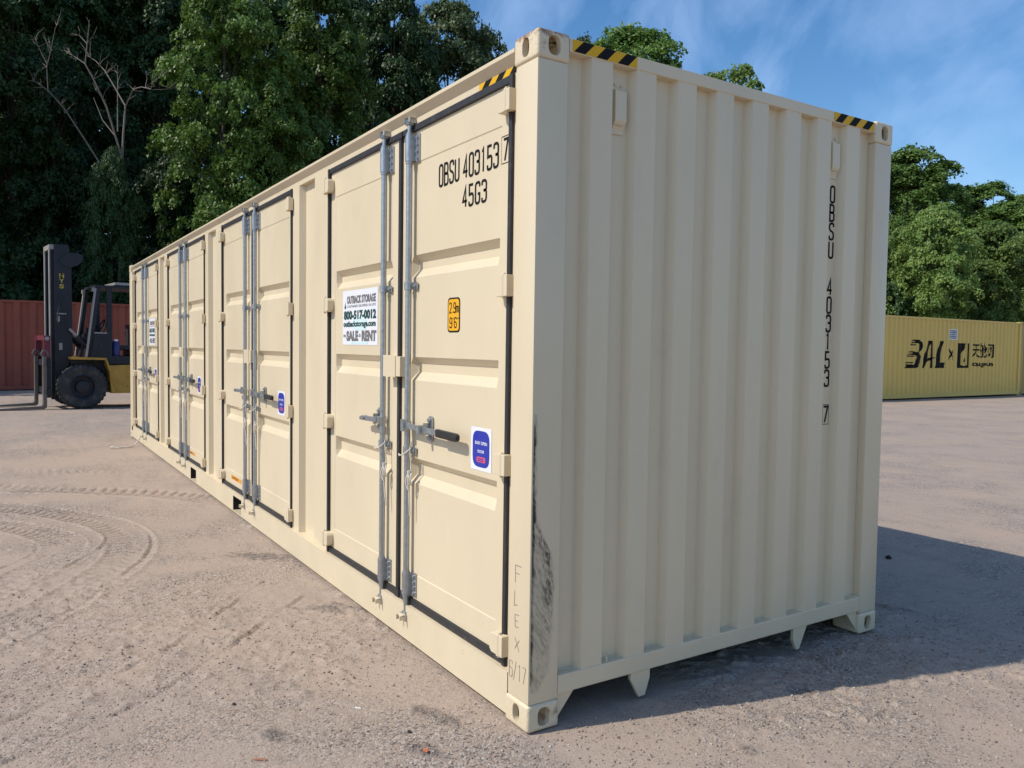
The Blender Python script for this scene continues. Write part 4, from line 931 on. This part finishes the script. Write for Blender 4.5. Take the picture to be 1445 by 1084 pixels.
sw = MB(); n = 20; sw.tube([(0.19*math.cos(2*math.pi*i/n), 0.33+0.09*math.sin(2*math.pi*i/n), 1.98+0.17*math.sin(2*math.pi*i/n)) for i in range(n+1)], 0.018, 6); sw.tube([(0, 0.12, 1.70), (0, 0.33, 1.98)], 0.025, 8); sw.build('steering_wheel', dk, fk, smooth=True)
jg = MB(); jg.lathe([(0.001, 1.261), (0.085, 1.261), (0.09, 1.30), (0.09, 1.56), (0.06, 1.62), (0.05, 1.62)], (CX-0.16, 0.55, 0), 2, 16); jg.cur = 1; jg.lathe([(0.055, 1.615), (0.055, 1.67), (0.001, 1.67)], (CX-0.16, 0.55, 0), 2, 12)
jo = link('jug', jg.mesh('jug', [M['fk_blue'], M['white']], smooth=True)); jo.location = (FX, FY, 0); jo.rotation_euler = (0, 0, math.radians(6)); tag(jo, 'blue jug with a white cap standing inside the forklift cab', 'jug')
hl = MB(); hl.tube([(CX-0.02, 0.19, 1.53), (CX+0.012, 0.19, 1.53)], 0.04, 12); hl.build('door_lock', M['rubber'], fk)

for xx in (-0.16, 0.16):
    c = MB()
    for k in range(60): c.box(xx-0.018, xx+0.018, -0.79, -0.775, 0.62+k*0.05, 0.655+k*0.05)
    ch_ = c.build('lift_chain', M['fk_steel'], fk); ch_['kind'] = 'stuff'
for s in (1, -1):
    c = MB(); c.box(s*(CX-0.10)-0.06, s*(CX-0.10)+0.06, 0.03, 0.10, 2.80, 2.90); c.build('work_light', M['fk_silver'], fk, bevel=0.01)
    c = MB(); c.tube([(s*0.30, -0.60, 3.70), (s*0.30, -0.66, 2.9), (s*0.27, -0.70, 2.0), (s*0.24, -0.72, 1.2)], 0.016, 6); c.build('hose', M['rubber'], fk, smooth=True)
c = MB(); c.box(-0.45, 0.45, 0.06, 0.24, 1.805, 1.95); c.box(-0.1, 0.35, 0.08, 0.2, 1.95, 2.02); c.build('dashboard', dk, fk, bevel=0.01)
for k in range(3): c = MB(); c.tube([(0.38+0.05*k, 0.30, 1.80), (0.38+0.05*k, 0.36, 2.02)], 0.009, 6); c.tube([(0.38+0.05*k, 0.36, 2.02), (0.38+0.05*k, 0.365, 2.05)], 0.02, 8); c.build('lever', M['rubber'], fk, smooth=True)
for o_ in [q for q in bpy.data.objects if q.parent == fk]:
    nm = o_.name.split('.')[0]
    if nm in ('mast_rail', 'inner_mast_rail', 'mast_bracket', 'wear_strip', 'lift_cylinder', 'mast_crossbar', 'mast_head', 'mast_strap', 'mast_tag', 'mast_lettering', 'hose', 'lift_chain'): o_.location.y += 0.065
    if nm in ('carriage_bar', 'carriage_plate', 'carriage_post', 'carriage_top_bar', 'bolt_cap', 'fork'): o_.location.y += 0.035
# ================================================================ trees
def leaf_material(name, c1, c2, tr):
    m = bpy.data.materials.new(name); m.use_nodes = True; t = m.node_tree; t.nodes.clear(); l = t.links.new
    o = N(t, 'ShaderNodeOutputMaterial'); b = N(t, 'ShaderNodeBsdfPrincipled'); ts = N(t, 'ShaderNodeBsdfTranslucent'); mxs = N(t, 'ShaderNodeMixShader')
    g = N(t, 'ShaderNodeNewGeometry'); oi = N(t, 'ShaderNodeObjectInfo')
    n = N(t, 'ShaderNodeTexNoise'); n.inputs['Scale'].default_value = 0.8; l(g.outputs['Position'], n.inputs['Vector'])
    ad = N(t, 'ShaderNodeMath', operation='MULTIPLY_ADD'); l(g.outputs['Random Per Island'], ad.inputs[0]); ad.inputs[1].default_value = 0.55; l(n.outputs[0], ad.inputs[2])
    mr = N(t, 'ShaderNodeMapRange'); mr.inputs[1].default_value = 0.3; mr.inputs[2].default_value = 1.25; l(ad.outputs[0], mr.inputs[0])
    mm = N(t, 'ShaderNodeMix', data_type='RGBA'); mm.inputs[6].default_value = (*c1, 1); mm.inputs[7].default_value = (*c2, 1); l(mr.outputs[0], mm.inputs[0])
    hs = N(t, 'ShaderNodeHueSaturation'); m2 = N(t, 'ShaderNodeMapRange'); m2.inputs[3].default_value = 0.8; m2.inputs[4].default_value = 1.2; l(oi.outputs['Random'], m2.inputs[0]); l(m2.outputs[0], hs.inputs['Value']); l(mm.outputs[2], hs.inputs['Color'])
    l(hs.outputs[0], b.inputs['Base Color']); l(hs.outputs[0], ts.inputs['Color']); b.inputs['Roughness'].default_value = 0.5; b.inputs['Specular IOR Level'].default_value = 0.35
    mxs.inputs[0].default_value = tr; l(b.outputs[0], mxs.inputs[1]); l(ts.outputs[0], mxs.inputs[2]); l(mxs.outputs[0], o.inputs[0]); return m
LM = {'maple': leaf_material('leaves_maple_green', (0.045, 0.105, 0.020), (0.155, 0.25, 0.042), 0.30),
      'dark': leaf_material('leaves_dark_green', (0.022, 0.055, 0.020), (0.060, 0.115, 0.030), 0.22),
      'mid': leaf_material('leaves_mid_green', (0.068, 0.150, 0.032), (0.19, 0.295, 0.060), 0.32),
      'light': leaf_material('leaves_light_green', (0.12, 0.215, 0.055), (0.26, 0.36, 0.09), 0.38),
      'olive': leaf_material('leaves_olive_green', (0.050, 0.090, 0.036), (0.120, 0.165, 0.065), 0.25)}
M['bark'] = mat('bark', (0.085, 0.068, 0.052), 0.9, var=0.25, vscale=5, bump=0.4, bscale=30)
M['deadwood'] = mat('dead_wood', (0.20, 0.17, 0.145), 0.9, var=0.2, vscale=4)

def leaves_mesh(name, C, Nrm, size, rng):
    """C (n,3) centres, Nrm (n,3) normals: folded rhombus leaves"""
    n = len(C); a = rng.normal(size=(n, 3)); t = np.cross(Nrm, a); t /= np.linalg.norm(t, axis=1)[:, None]; b = np.cross(Nrm, t)
    s = size[:, None]; wdt = 0.36
    v = np.stack([C-t*s*0.5, C+b*s*wdt-Nrm*s*0.10, C+t*s*0.55-Nrm*s*0.12, C-b*s*wdt-Nrm*s*0.10], 1).reshape(-1, 3)
    m = bpy.data.meshes.new(name); m.vertices.add(4*n); m.vertices.foreach_set('co', v.astype(np.float32).ravel())
    m.loops.add(4*n); m.loops.foreach_set('vertex_index', np.arange(4*n, dtype=np.int32)); m.polygons.add(n); m.polygons.foreach_set('loop_start', np.arange(0, 4*n, 4, dtype=np.int32)); m.update(calc_edges=True)
    return m
def tree_data(seed, H, R, base, nclump, nleaf, lsize, top=0.55, flat=0.30):
    """crown and trunk meshes of one tree, base at the origin"""
    rng = np.random.default_rng(seed)
    ph = rng.uniform(0, 6.28, 8)
    def rad(t, a):   # crown radius at relative height t: a broad dome
        lowr = np.clip(t/0.42, 0, 1); upr = np.clip((t-0.42)/0.58, 0, 1)
        prof = np.where(t < 0.42, 0.45+0.55*lowr**0.8, np.sqrt(np.maximum(0, 1-upr**(2.0+top)))*0.97+0.03)
        lob = 0.84+0.12*np.sin(3*a+ph[0]+5*t)+0.10*np.sin(5*a+ph[1]-9*t)+0.12*np.sin(2*a+ph[2]+13*t)
        return R*prof*lob
    nb = max(24, nclump//7); bt = rng.uniform(0.0, 1, nb)**0.85; ba = rng.uniform(0, 2*math.pi, nb); brf = 0.15+0.85*rng.uniform(0, 1, nb)**0.5
    brr = rad(bt, ba)*brf*0.90; bc = np.stack([brr*np.cos(ba), brr*np.sin(ba), H*(base+(1-base)*bt*0.96)], 1)
    bR = R*rng.uniform(0.17, 0.32, nb)*(1.1-0.30*bt)
    bo = rng.integers(0, nb, nclump); d = rng.normal(size=(nclump, 3)); d[:, 2] = np.abs(d[:, 2])*0.9-0.25; d /= np.linalg.norm(d, axis=1)[:, None]
    dr = bR[bo]*rng.uniform(0, 1, nclump)**0.4
    outb = np.stack([np.cos(ba), np.sin(ba)], 1)[bo]
    cc = bc[bo]+d*dr[:, None]*np.array([1.0, 1.0, 0.55]); cc[:, 2] -= 0.22*np.maximum(0, (d[:, :2]*outb).sum(1))*dr
    a = np.arctan2(cc[:, 1], cc[:, 0]); t = np.clip((cc[:, 2]/H-base)/(1-base), 0, 1); rf = brf[bo]
    rc = (0.30+0.34*rng.uniform(0, 1, nclump))*(R/4.0)**0.5
    outw = np.stack([np.cos(a), np.sin(a), np.zeros(nclump)], 1)
    cn = outw*rng.uniform(0.0, 0.5, (nclump, 1))+d*0.5+np.array([0, 0, 1.0])+rng.normal(0, .18, (nclump, 3)); cn /= np.linalg.norm(cn, axis=1)[:, None]
    k = np.repeat(np.arange(nclump), nleaf); n = len(k)
    e1 = np.cross(cn, rng.normal(size=(nclump, 3))); e1 /= np.linalg.norm(e1, axis=1)[:, None]; e2 = np.cross(cn, e1)
    aa = rng.uniform(0, 6.283, n); rr = rng.uniform(0, 1, n)**0.55
    lob = 0.75+0.25*np.sin(aa*3+ph[3]+k)
    off = (e1[k]*np.cos(aa)[:, None]+e2[k]*np.sin(aa)[:, None])*(rr*lob*rc[k])[:, None] + cn[k]*(rng.normal(0, flat*0.55, n)*rc[k] - 0.45*rr**2*rc[k])[:, None]
    C = cc[k]+off
    nr = cn[k]*1.0+off/np.maximum(rc[k], .1)[:, None]*0.4+rng.normal(0, .45, (n, 3)); nr /= np.linalg.norm(nr, axis=1)[:, None]
    crown = leaves_mesh('crown', C, nr, lsize*rng.uniform(0.7, 1.35, n), rng)
    tb = MB(); hx, hy = rng.normal(0, .25, 2)
    tr = max(0.10, H*0.011)
    tp = [(0, 0, -0.2), (0.02, 0, 0.4), (hx*.4, hy*.4, H*.3), (hx, hy, H*.55), (hx*1.2, hy*.7, H*.75), (hx*1.1, hy*1.2, H*.92)]
    tb.tube(tp, [tr*1.35, tr*1.05, tr*.9, tr*.62, tr*.36, tr*.08], 9)
    sel = rng.choice(nclump, 26, replace=False)
    for i in sel:
        c = cc[i]; z0 = min(c[2]*0.72, H*0.85); f = z0/H; s0 = np.array([np.interp(z0, [q[2] for q in tp], [q[0] for q in tp]), np.interp(z0, [q[2] for q in tp], [q[1] for q in tp]), z0])
        mid = s0*0.45+c*0.55+np.array([*rng.normal(0, .25, 2), 0.25]); r0 = tr*0.42*(1-f*0.6)
        tb.tube([s0, s0*.75+mid*.25, mid, mid*.4+c*.6+rng.normal(0, .12, 3), c], [r0, r0*.85, r0*.55, r0*.35, r0*.12], 6)
    return crown, tb.mesh('trunk', M['bark'], smooth=True)
TV = {}    # variants: crown mesh, trunk mesh, height, crown radius
def variant(k, seed, H, R, *a): TV[k] = tree_data(seed, H, R, *a)+(H, R)
variant('A', 11, 16.0, 4.6, 0.05, 1350, 62, 0.165, 0.3)
variant('B', 23, 17.5, 4.4, 0.08, 1350, 62, 0.165, 0.2)
variant('C', 37, 12.5, 4.0, 0.18, 700, 62, 0.17, 0.4, 0.22)
variant('D', 51, 15.0, 4.1, 0.15, 1400, 54, 0.165, 0.4, 0.26)
variant('E', 67, 8.5, 3.6, 0.06, 1300, 60, 0.13, 0.1, 0.18)
variant('bush', 83, 4.2, 2.7, 0.02, 320, 70, 0.16, 0.3)
def place_tree(var, u, D, vt, hw, mt, label, rz=0.0, name='broadleaf_tree', cat='tree', group=None, xy=None):
    """tree whose top stands at photograph row vt and whose crown half width is hw photograph pixels, at depth D"""
    c, tk, H, R = TV[var]
    if xy is None:
        p = px(u, vt, D); x, y = float(p[0]), float(p[1]); sz = float(p[2])/H; sx = hw*D/1119.63/R
    else: x, y = xy; sx, sz = hw, vt
    o = empty(name, (x, y, 0.0), rz); o.scale = (sx, sx, sz); tag(o, label, cat, group)
    k = link('crown', c, o)
    if not k.data.materials: k.data.materials.append(LM['mid'])
    k.material_slots[0].link = 'OBJECT'; k.material_slots[0].material = LM[mt]
    link('trunk', tk, o); return o
T = place_tree
# left wood, seen over the red container and the forklift
T('A', 320, 32.5, -70, 112, 'maple', 'large sunlit green maple rising over the third pair of container doors', 0.4)
T('B', 452, 37.0, -45, 115, 'maple', 'tall full maple whose crown stands above the cream container roof left of centre', 1.9)
T('A', 392, 33.0, 95, 78, 'maple', 'lower leafy tree tucked between the two sunlit maples', 3.3)
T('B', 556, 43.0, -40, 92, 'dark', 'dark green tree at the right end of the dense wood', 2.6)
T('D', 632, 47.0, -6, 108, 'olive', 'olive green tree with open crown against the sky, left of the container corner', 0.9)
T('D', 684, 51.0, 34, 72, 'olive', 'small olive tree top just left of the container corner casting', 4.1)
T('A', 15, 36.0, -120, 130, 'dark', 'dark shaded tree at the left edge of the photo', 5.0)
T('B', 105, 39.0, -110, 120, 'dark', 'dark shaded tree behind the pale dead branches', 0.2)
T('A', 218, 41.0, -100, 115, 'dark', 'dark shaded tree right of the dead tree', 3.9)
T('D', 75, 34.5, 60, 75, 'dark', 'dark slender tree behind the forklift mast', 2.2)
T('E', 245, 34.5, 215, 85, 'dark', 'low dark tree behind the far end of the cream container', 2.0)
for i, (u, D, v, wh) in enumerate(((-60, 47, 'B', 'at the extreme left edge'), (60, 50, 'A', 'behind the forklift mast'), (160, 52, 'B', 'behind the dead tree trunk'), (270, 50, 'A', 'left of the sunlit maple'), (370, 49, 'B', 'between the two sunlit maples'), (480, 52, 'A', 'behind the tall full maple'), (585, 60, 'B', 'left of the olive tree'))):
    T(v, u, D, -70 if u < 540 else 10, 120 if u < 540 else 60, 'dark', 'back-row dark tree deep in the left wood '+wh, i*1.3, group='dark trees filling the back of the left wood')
# taller trees off the left of the picture that shade the dark end of the wood
for i, (x, y) in enumerate(((-33, -11), (-40, -9), (-36, -19), (-46, -16))):
    T('AB'[i % 2], 0, 0, 1.3, 1.45, 'dark', 'tall tree beyond the left edge of the photo', i*0.9, group='tall trees left of the frame', xy=(x, y))
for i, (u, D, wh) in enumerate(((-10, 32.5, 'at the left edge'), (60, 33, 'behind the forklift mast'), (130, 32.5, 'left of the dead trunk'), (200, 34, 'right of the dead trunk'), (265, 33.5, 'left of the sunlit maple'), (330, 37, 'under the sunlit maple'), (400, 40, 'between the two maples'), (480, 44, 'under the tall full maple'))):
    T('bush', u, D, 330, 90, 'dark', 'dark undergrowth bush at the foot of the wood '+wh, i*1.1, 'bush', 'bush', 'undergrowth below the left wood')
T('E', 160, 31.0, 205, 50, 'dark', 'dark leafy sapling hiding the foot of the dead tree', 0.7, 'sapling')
# dead tree
dt = empty('dead_tree', tuple(px(168, 480, 31.5)[:2])+(0.0,)); tag(dt, 'pale leafless dead tree in front of the dark wood at left', 'tree')
o3 = np.array(dt.location)
def dp(u, v, dd=0.0): return tuple(px(u, v, 31.5+dd)-np.array([o3[0], o3[1], 0]))
b = MB(); _tube = b.tube
def thin(p, r, n=6): _tube(p, [0.5*q for q in r], n)
base = dp(166, 480); thin([(0.0, 0.0, -0.2), dp(168, 420), dp(169, 330), dp(172, 240), dp(174, 190), dp(177, 150)], [0.17, 0.15, 0.12, 0.10, 0.085, 0.07], 9)
thin([dp(173, 225), dp(150, 150, -.4), dp(131, 110, -.7), dp(120, 90, -.8), dp(124, 52, -.8), dp(126, 28, -.8)], [0.08, 0.075, 0.06, 0.05, 0.035, 0.015], 7)
thin([dp(165, 195), dp(145, 170, .3), dp(132, 138, .5)], [0.05, 0.04, 0.02], 6); thin([dp(120, 90, -.8), dp(105, 80, -.6), dp(92, 72, -.4), dp(90, 66, -.4)], [0.04, 0.03, 0.022, 0.01], 6)
thin([dp(123, 62, -.8), dp(112, 50, -.5), dp(100, 47, -.2)], [0.028, 0.02, 0.008], 5); thin([dp(124, 50, -.8), dp(114, 38, -1.)], [0.02, 0.008], 5)
thin([dp(177, 150), dp(160, 120, .5), dp(148, 100, .9), dp(135, 86, 1.2), dp(122, 78, 1.4)], [0.055, 0.045, 0.04, 0.03, 0.02], 6); thin([dp(150, 104, .8), dp(165, 90, 1.)], [0.03, 0.012], 5)
thin([dp(177, 150), dp(188, 126, -.4), dp(200, 123, -.7), dp(213, 126, -1.), dp(216, 116, -1.2), dp(230, 105, -1.5)], [0.06, 0.05, 0.045, 0.04, 0.03, 0.012], 6); thin([dp(180, 142), dp(192, 134, -.8)], [0.03, 0.012], 5)
thin([dp(166, 186), dp(166, 130, .4), dp(166, 92, .7)], [0.05, 0.035, 0.012], 6)
thin([dp(142, 232, 1.0), dp(115, 190, .8), dp(92, 155, .6), dp(68, 128, .4), dp(45, 112, .2)], [0.06, 0.07, 0.055, 0.04, 0.02], 6); thin([dp(140, 260, 1.), dp(142, 232, 1.)], [0.05, 0.06], 6); thin([dp(168, 330), dp(142, 262, 1.0)], [0.09, 0.05], 6)
thin([dp(68, 130, .4), dp(66, 95, .2), dp(72, 70, .1), dp(78, 40, 0), dp(86, 26, 0)], [0.04, 0.03, 0.024, 0.016, 0.006], 6); thin([dp(66, 90, .2), dp(55, 68, .4), dp(48, 50, .5)], [0.025, 0.015, 0.006], 5); thin([dp(70, 75, .1), dp(62, 45, .3)], [0.015, 0.005], 5); thin([dp(215, 127, -1.), dp(235, 126, -.6), dp(245, 124, -.5)], [0.02, 0.015, 0.006], 5)
b.build('trunk', M['deadwood'], dt, smooth=True)
tw = MB(); rt = random.Random(12)
for (u, v, dd) in ((126, 40, -.8), (124, 60, -.8), (110, 84, -.6), (98, 74, -.4), (112, 50, -.5), (140, 92, 1.), (128, 82, 1.3), (148, 104, .9), (215, 120, -1.), (205, 124, -.8), (190, 128, -.5), (72, 70, .1), (66, 95, .2), (80, 36, 0), (55, 66, .4), (50, 54, .5), (60, 124, .3), (48, 114, .2), (85, 148, .5), (132, 112, -.7), (145, 140, -.5), (166, 104, .6), (166, 125, .4), (230, 106, -1.4), (240, 124, -.5), (92, 160, .6), (105, 178, .7), (136, 125, -.6)):
    for k in range(3):
        du, dv = rt.uniform(-16, 16), rt.uniform(-24, 4); p0, p1, p2 = dp(u, v, dd), dp(u+du*.5+rt.uniform(-3, 3), v+dv*.5, dd+rt.uniform(-.2, .2)), dp(u+du, v+dv, dd+rt.uniform(-.4, .4))
        tw.tube([p0, p1, p2], [0.013, 0.009, 0.004], 4)
tg = tw.build('twigs', M['deadwood'], dt); tg['kind'] = 'stuff'
# tree tops over the end of the container and the right-hand trees
T('D', 893, 50.0, 32, 128, 'mid', 'round green tree top showing above the near end of the container roof', 1.2)
T('C', 828, 54.0, 40, 60, 'olive', 'sliver of tree crown behind the top corner casting', 0.3)
T('C', 1034, 52.0, 84, 105, 'light', 'small light green tree top above the middle of the container roof', 2.9)
T('D', 1284, 47.0, 204, 100, 'mid', 'tall green tree beside the far corner of the container, right', 3.4)
T('B', 1392, 52.0, 252, 92, 'mid', 'rounded dark tree behind the pale trees at right', 0.7)
T('A', 1476, 49.0, 256, 90, 'mid', 'dark tree at the right edge of the photo', 2.5)
T('E', 1320, 37.5, 288, 80, 'light', 'pale green layered tree directly behind the yellow container logo', 0.5)
T('E', 1404, 40.0, 310, 82, 'light', 'pale green tree behind the right half of the yellow container', 2.4)
T('E', 1255, 40.0, 300, 55, 'mid', 'low green tree hugging the edge of the cream container', 4.4)
T('E', 1462, 43.0, 330, 52, 'mid', 'low green tree at the right edge above the yellow container', 1.3)
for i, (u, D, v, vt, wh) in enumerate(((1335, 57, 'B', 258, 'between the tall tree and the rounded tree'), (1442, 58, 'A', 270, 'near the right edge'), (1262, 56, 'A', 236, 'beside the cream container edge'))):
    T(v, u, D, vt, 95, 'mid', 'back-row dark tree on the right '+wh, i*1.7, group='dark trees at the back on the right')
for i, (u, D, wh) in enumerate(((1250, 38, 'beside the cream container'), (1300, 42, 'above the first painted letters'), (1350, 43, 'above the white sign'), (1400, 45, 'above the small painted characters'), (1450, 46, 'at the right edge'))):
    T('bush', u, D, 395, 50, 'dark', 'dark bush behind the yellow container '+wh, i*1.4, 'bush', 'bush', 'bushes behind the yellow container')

# ================================================================ loose things on the ground
rng = np.random.default_rng(4)
def stone_variants(k):
    res = []
    for i in range(k):
        bm = bmesh.new(); bmesh.ops.create_icosphere(bm, subdivisions=1, radius=1.0)
        v = np.array([q.co[:] for q in bm.verts]); f = [tuple(q.index for q in p.verts) for p in bm.faces]; bm.free()
        v = v*(1+rng.uniform(-.32, .22, (len(v), 1)))*rng.uniform(0.6, 1.15, (1, 3))*np.array([1, 1, 0.62]); res.append((v, np.array(f)))
    return res
SV = stone_variants(10)
def gravel(n, lo, hi, areaf, smin, smax):
    x = rng.uniform(lo[0], hi[0], n*3); y = rng.uniform(lo[1], hi[1], n*3)
    k = areaf(x, y) > rng.uniform(0, 1, len(x)); k &= ~((x > -12.3) & (x < 0.02) & (y > -0.02) & (y < 2.46)); x, y = x[k][:n], y[k][:n]
    return x, y, smin+(smax-smin)*rng.uniform(0, 1, len(x))**3
def dens(x, y):
    d = np.hypot(x-CAM[0], y-CAM[1]); return np.clip(0.10+0.9*sstep(-0.05, 0.35, fbm(x*0.8, y*0.8, 71, 3)), 0, 1)*np.clip(3.2/d, 0, 1)**1.0
parts = [gravel(12000, (-3.5, -2.6), (1.5, 2.9), dens, 0.002, 0.0075), gravel(3500, (-9, -3.2), (1.5, 6), dens, 0.003, 0.010), gravel(9000, (-0.4, -0.5), (1.5, 3.0), lambda x, y: np.full_like(x, .9), 0.002, 0.0085)]
OCT = np.array([(1, 0, 0), (-1, 0, 0), (0, 1, 0), (0, -1, 0), (0, 0, 1), (0, 0, -1)], float); OF = np.array([(0, 2, 4), (2, 1, 4), (1, 3, 4), (3, 0, 4), (2, 0, 5), (1, 2, 5), (3, 1, 5), (0, 3, 5)])
SV2 = [(OCT*(1+rng.uniform(-.4, .3, (6, 1)))*rng.uniform(0.6, 1.2, (1, 3))*np.array([1, 1, 0.65]), OF) for _ in range(10)]
def fdens(x, y): return np.clip(0.25+0.75*sstep(-0.15, 0.25, fbm(x*1.3, y*1.3, 61, 3)), 0, 1)*np.clip(2.6/np.hypot(x-CAM[0], y-CAM[1]), 0, 1)
parts.append(gravel(22000, (-2.2, -2.1), (1.4, 3.0), fdens, 0.0014, 0.0055)); nfine = len(parts)-1
VV = []; FF = []; off = 0
for pi, (x, y, s) in enumerate(parts):
    z = ground_z(x, y)
    for i in range(len(x)):
        v, f = (SV2 if pi == nfine else SV)[i % 10]; a = rng.uniform(0, 6.28); c_, s_ = math.cos(a), math.sin(a)
        q = v*s[i]; q = np.stack([q[:, 0]*c_-q[:, 1]*s_, q[:, 0]*s_+q[:, 1]*c_, q[:, 2]], 1)+np.array([x[i], y[i], z[i]+s[i]*0.22]); VV.append(q); FF.append(f+off); off += len(v)
VV = np.concatenate(VV); FF = np.concatenate(FF)
gm = bpy.data.meshes.new('gravel'); gm.vertices.add(len(VV)); gm.vertices.foreach_set('co', VV.astype(np.float32).ravel()); gm.loops.add(FF.size); gm.loops.foreach_set('vertex_index', FF.astype(np.int32).ravel())
gm.polygons.add(len(FF)); gm.polygons.foreach_set('loop_start', np.arange(0, FF.size, 3, dtype=np.int32)); gm.update(calc_edges=True)
def stone_mat():
    m = bpy.data.materials.new('gravel_stone'); m.use_nodes = True; t = m.node_tree; b = t.nodes['Principled BSDF']; g = N(t, 'ShaderNodeNewGeometry'); r = N(t, 'ShaderNodeValToRGB')
    e = r.color_ramp.elements; e[0].color = (0.15, 0.125, 0.11, 1); e[1].color = (0.52, 0.47, 0.42, 1); e[1].position = 1.0; k = e.new(0.25); k.color = (0.29, 0.235, 0.19, 1); k = e.new(0.8); k.color = (0.36, 0.30, 0.25, 1)
    t.links.new(g.outputs['Random Per Island'], r.inputs[0]); t.links.new(r.outputs[0], b.inputs['Base Color']); b.inputs['Roughness'].default_value = 0.95; b.inputs['Specular IOR Level'].default_value = 0.15; return m
gm.materials.append(stone_mat()); go = link('gravel', gm); tag(go, 'loose gravel and crumbs of asphalt scattered over the dirt', 'gravel', kind='stuff')
def chunk(name, label, cat, u, v, size, m, seed, flat=0.6, rz=0.0):
    r = random.Random(seed); d = (AF + AR*(u-722.5)/1119.63 - AU*(v-542)/1119.63); t = -CAM[2]/d[2]; x, y = CAM[0]+t*d[0], CAM[1]+t*d[1]
    bm = bmesh.new(); bmesh.ops.create_icosphere(bm, subdivisions=2, radius=1)
    for q in bm.verts:
        k = 1+r.uniform(-.22, .16); q.co = Vector((q.co.x*size[0]*k, q.co.y*size[1]*k, q.co.z*size[2]*k))
    me_ = bpy.data.meshes.new(name); bm.to_mesh(me_); bm.free(); me_.materials.append(m); o = link(name, me_); o.location = (x, y, float(ground_z(np.array([x]), np.array([y]))[0])+size[2]*0.5); o.rotation_euler = (0, 0, rz)
    tag(o, label, cat); return o
mb_ = mat('brick_red', (0.42, 0.13, 0.06), 0.9, var=0.2, vscale=60); mdk = mat('asphalt_lump', (0.03, 0.028, 0.027), 0.9, var=0.3, vscale=80, bump=0.5, bscale=200); mwood = mat('wood_chip', (0.30, 0.15, 0.09), 0.9, var=0.2, vscale=60); mwh = mat('pale_scrap', (0.62, 0.60, 0.58), 0.8)
chunk('brick_fragment', 'small orange-red brick fragment at the bottom of the photo', 'brick', 601, 1061, (0.016, 0.013, 0.006), mb_, 1)
chunk('wood_chip', 'thin reddish wood chip lying near the bottom left of the gravel', 'wood chip', 367, 1070, (0.034, 0.008, 0.005), mwood, 2, rz=0.9)
chunk('asphalt_lump', 'tiny black asphalt lump on the dirt left of the brown patch', 'stone', 330, 992, (0.010, 0.008, 0.006), mdk, 3)
chunk('asphalt_lump', 'small black lump right of the brick fragment toward the container corner', 'stone', 578, 1032, (0.012, 0.008, 0.007), mdk, 4)
chunk('asphalt_lump', 'black lump lying in the shadow beside the container right corner', 'stone', 1254, 786, (0.024, 0.02, 0.018), mdk, 6)
chunk('scrap', 'white scrap lying flat on the dirt in the foreground', 'scrap', 505, 998, (0.018, 0.006, 0.003), mwh, 5, rz=0.6)
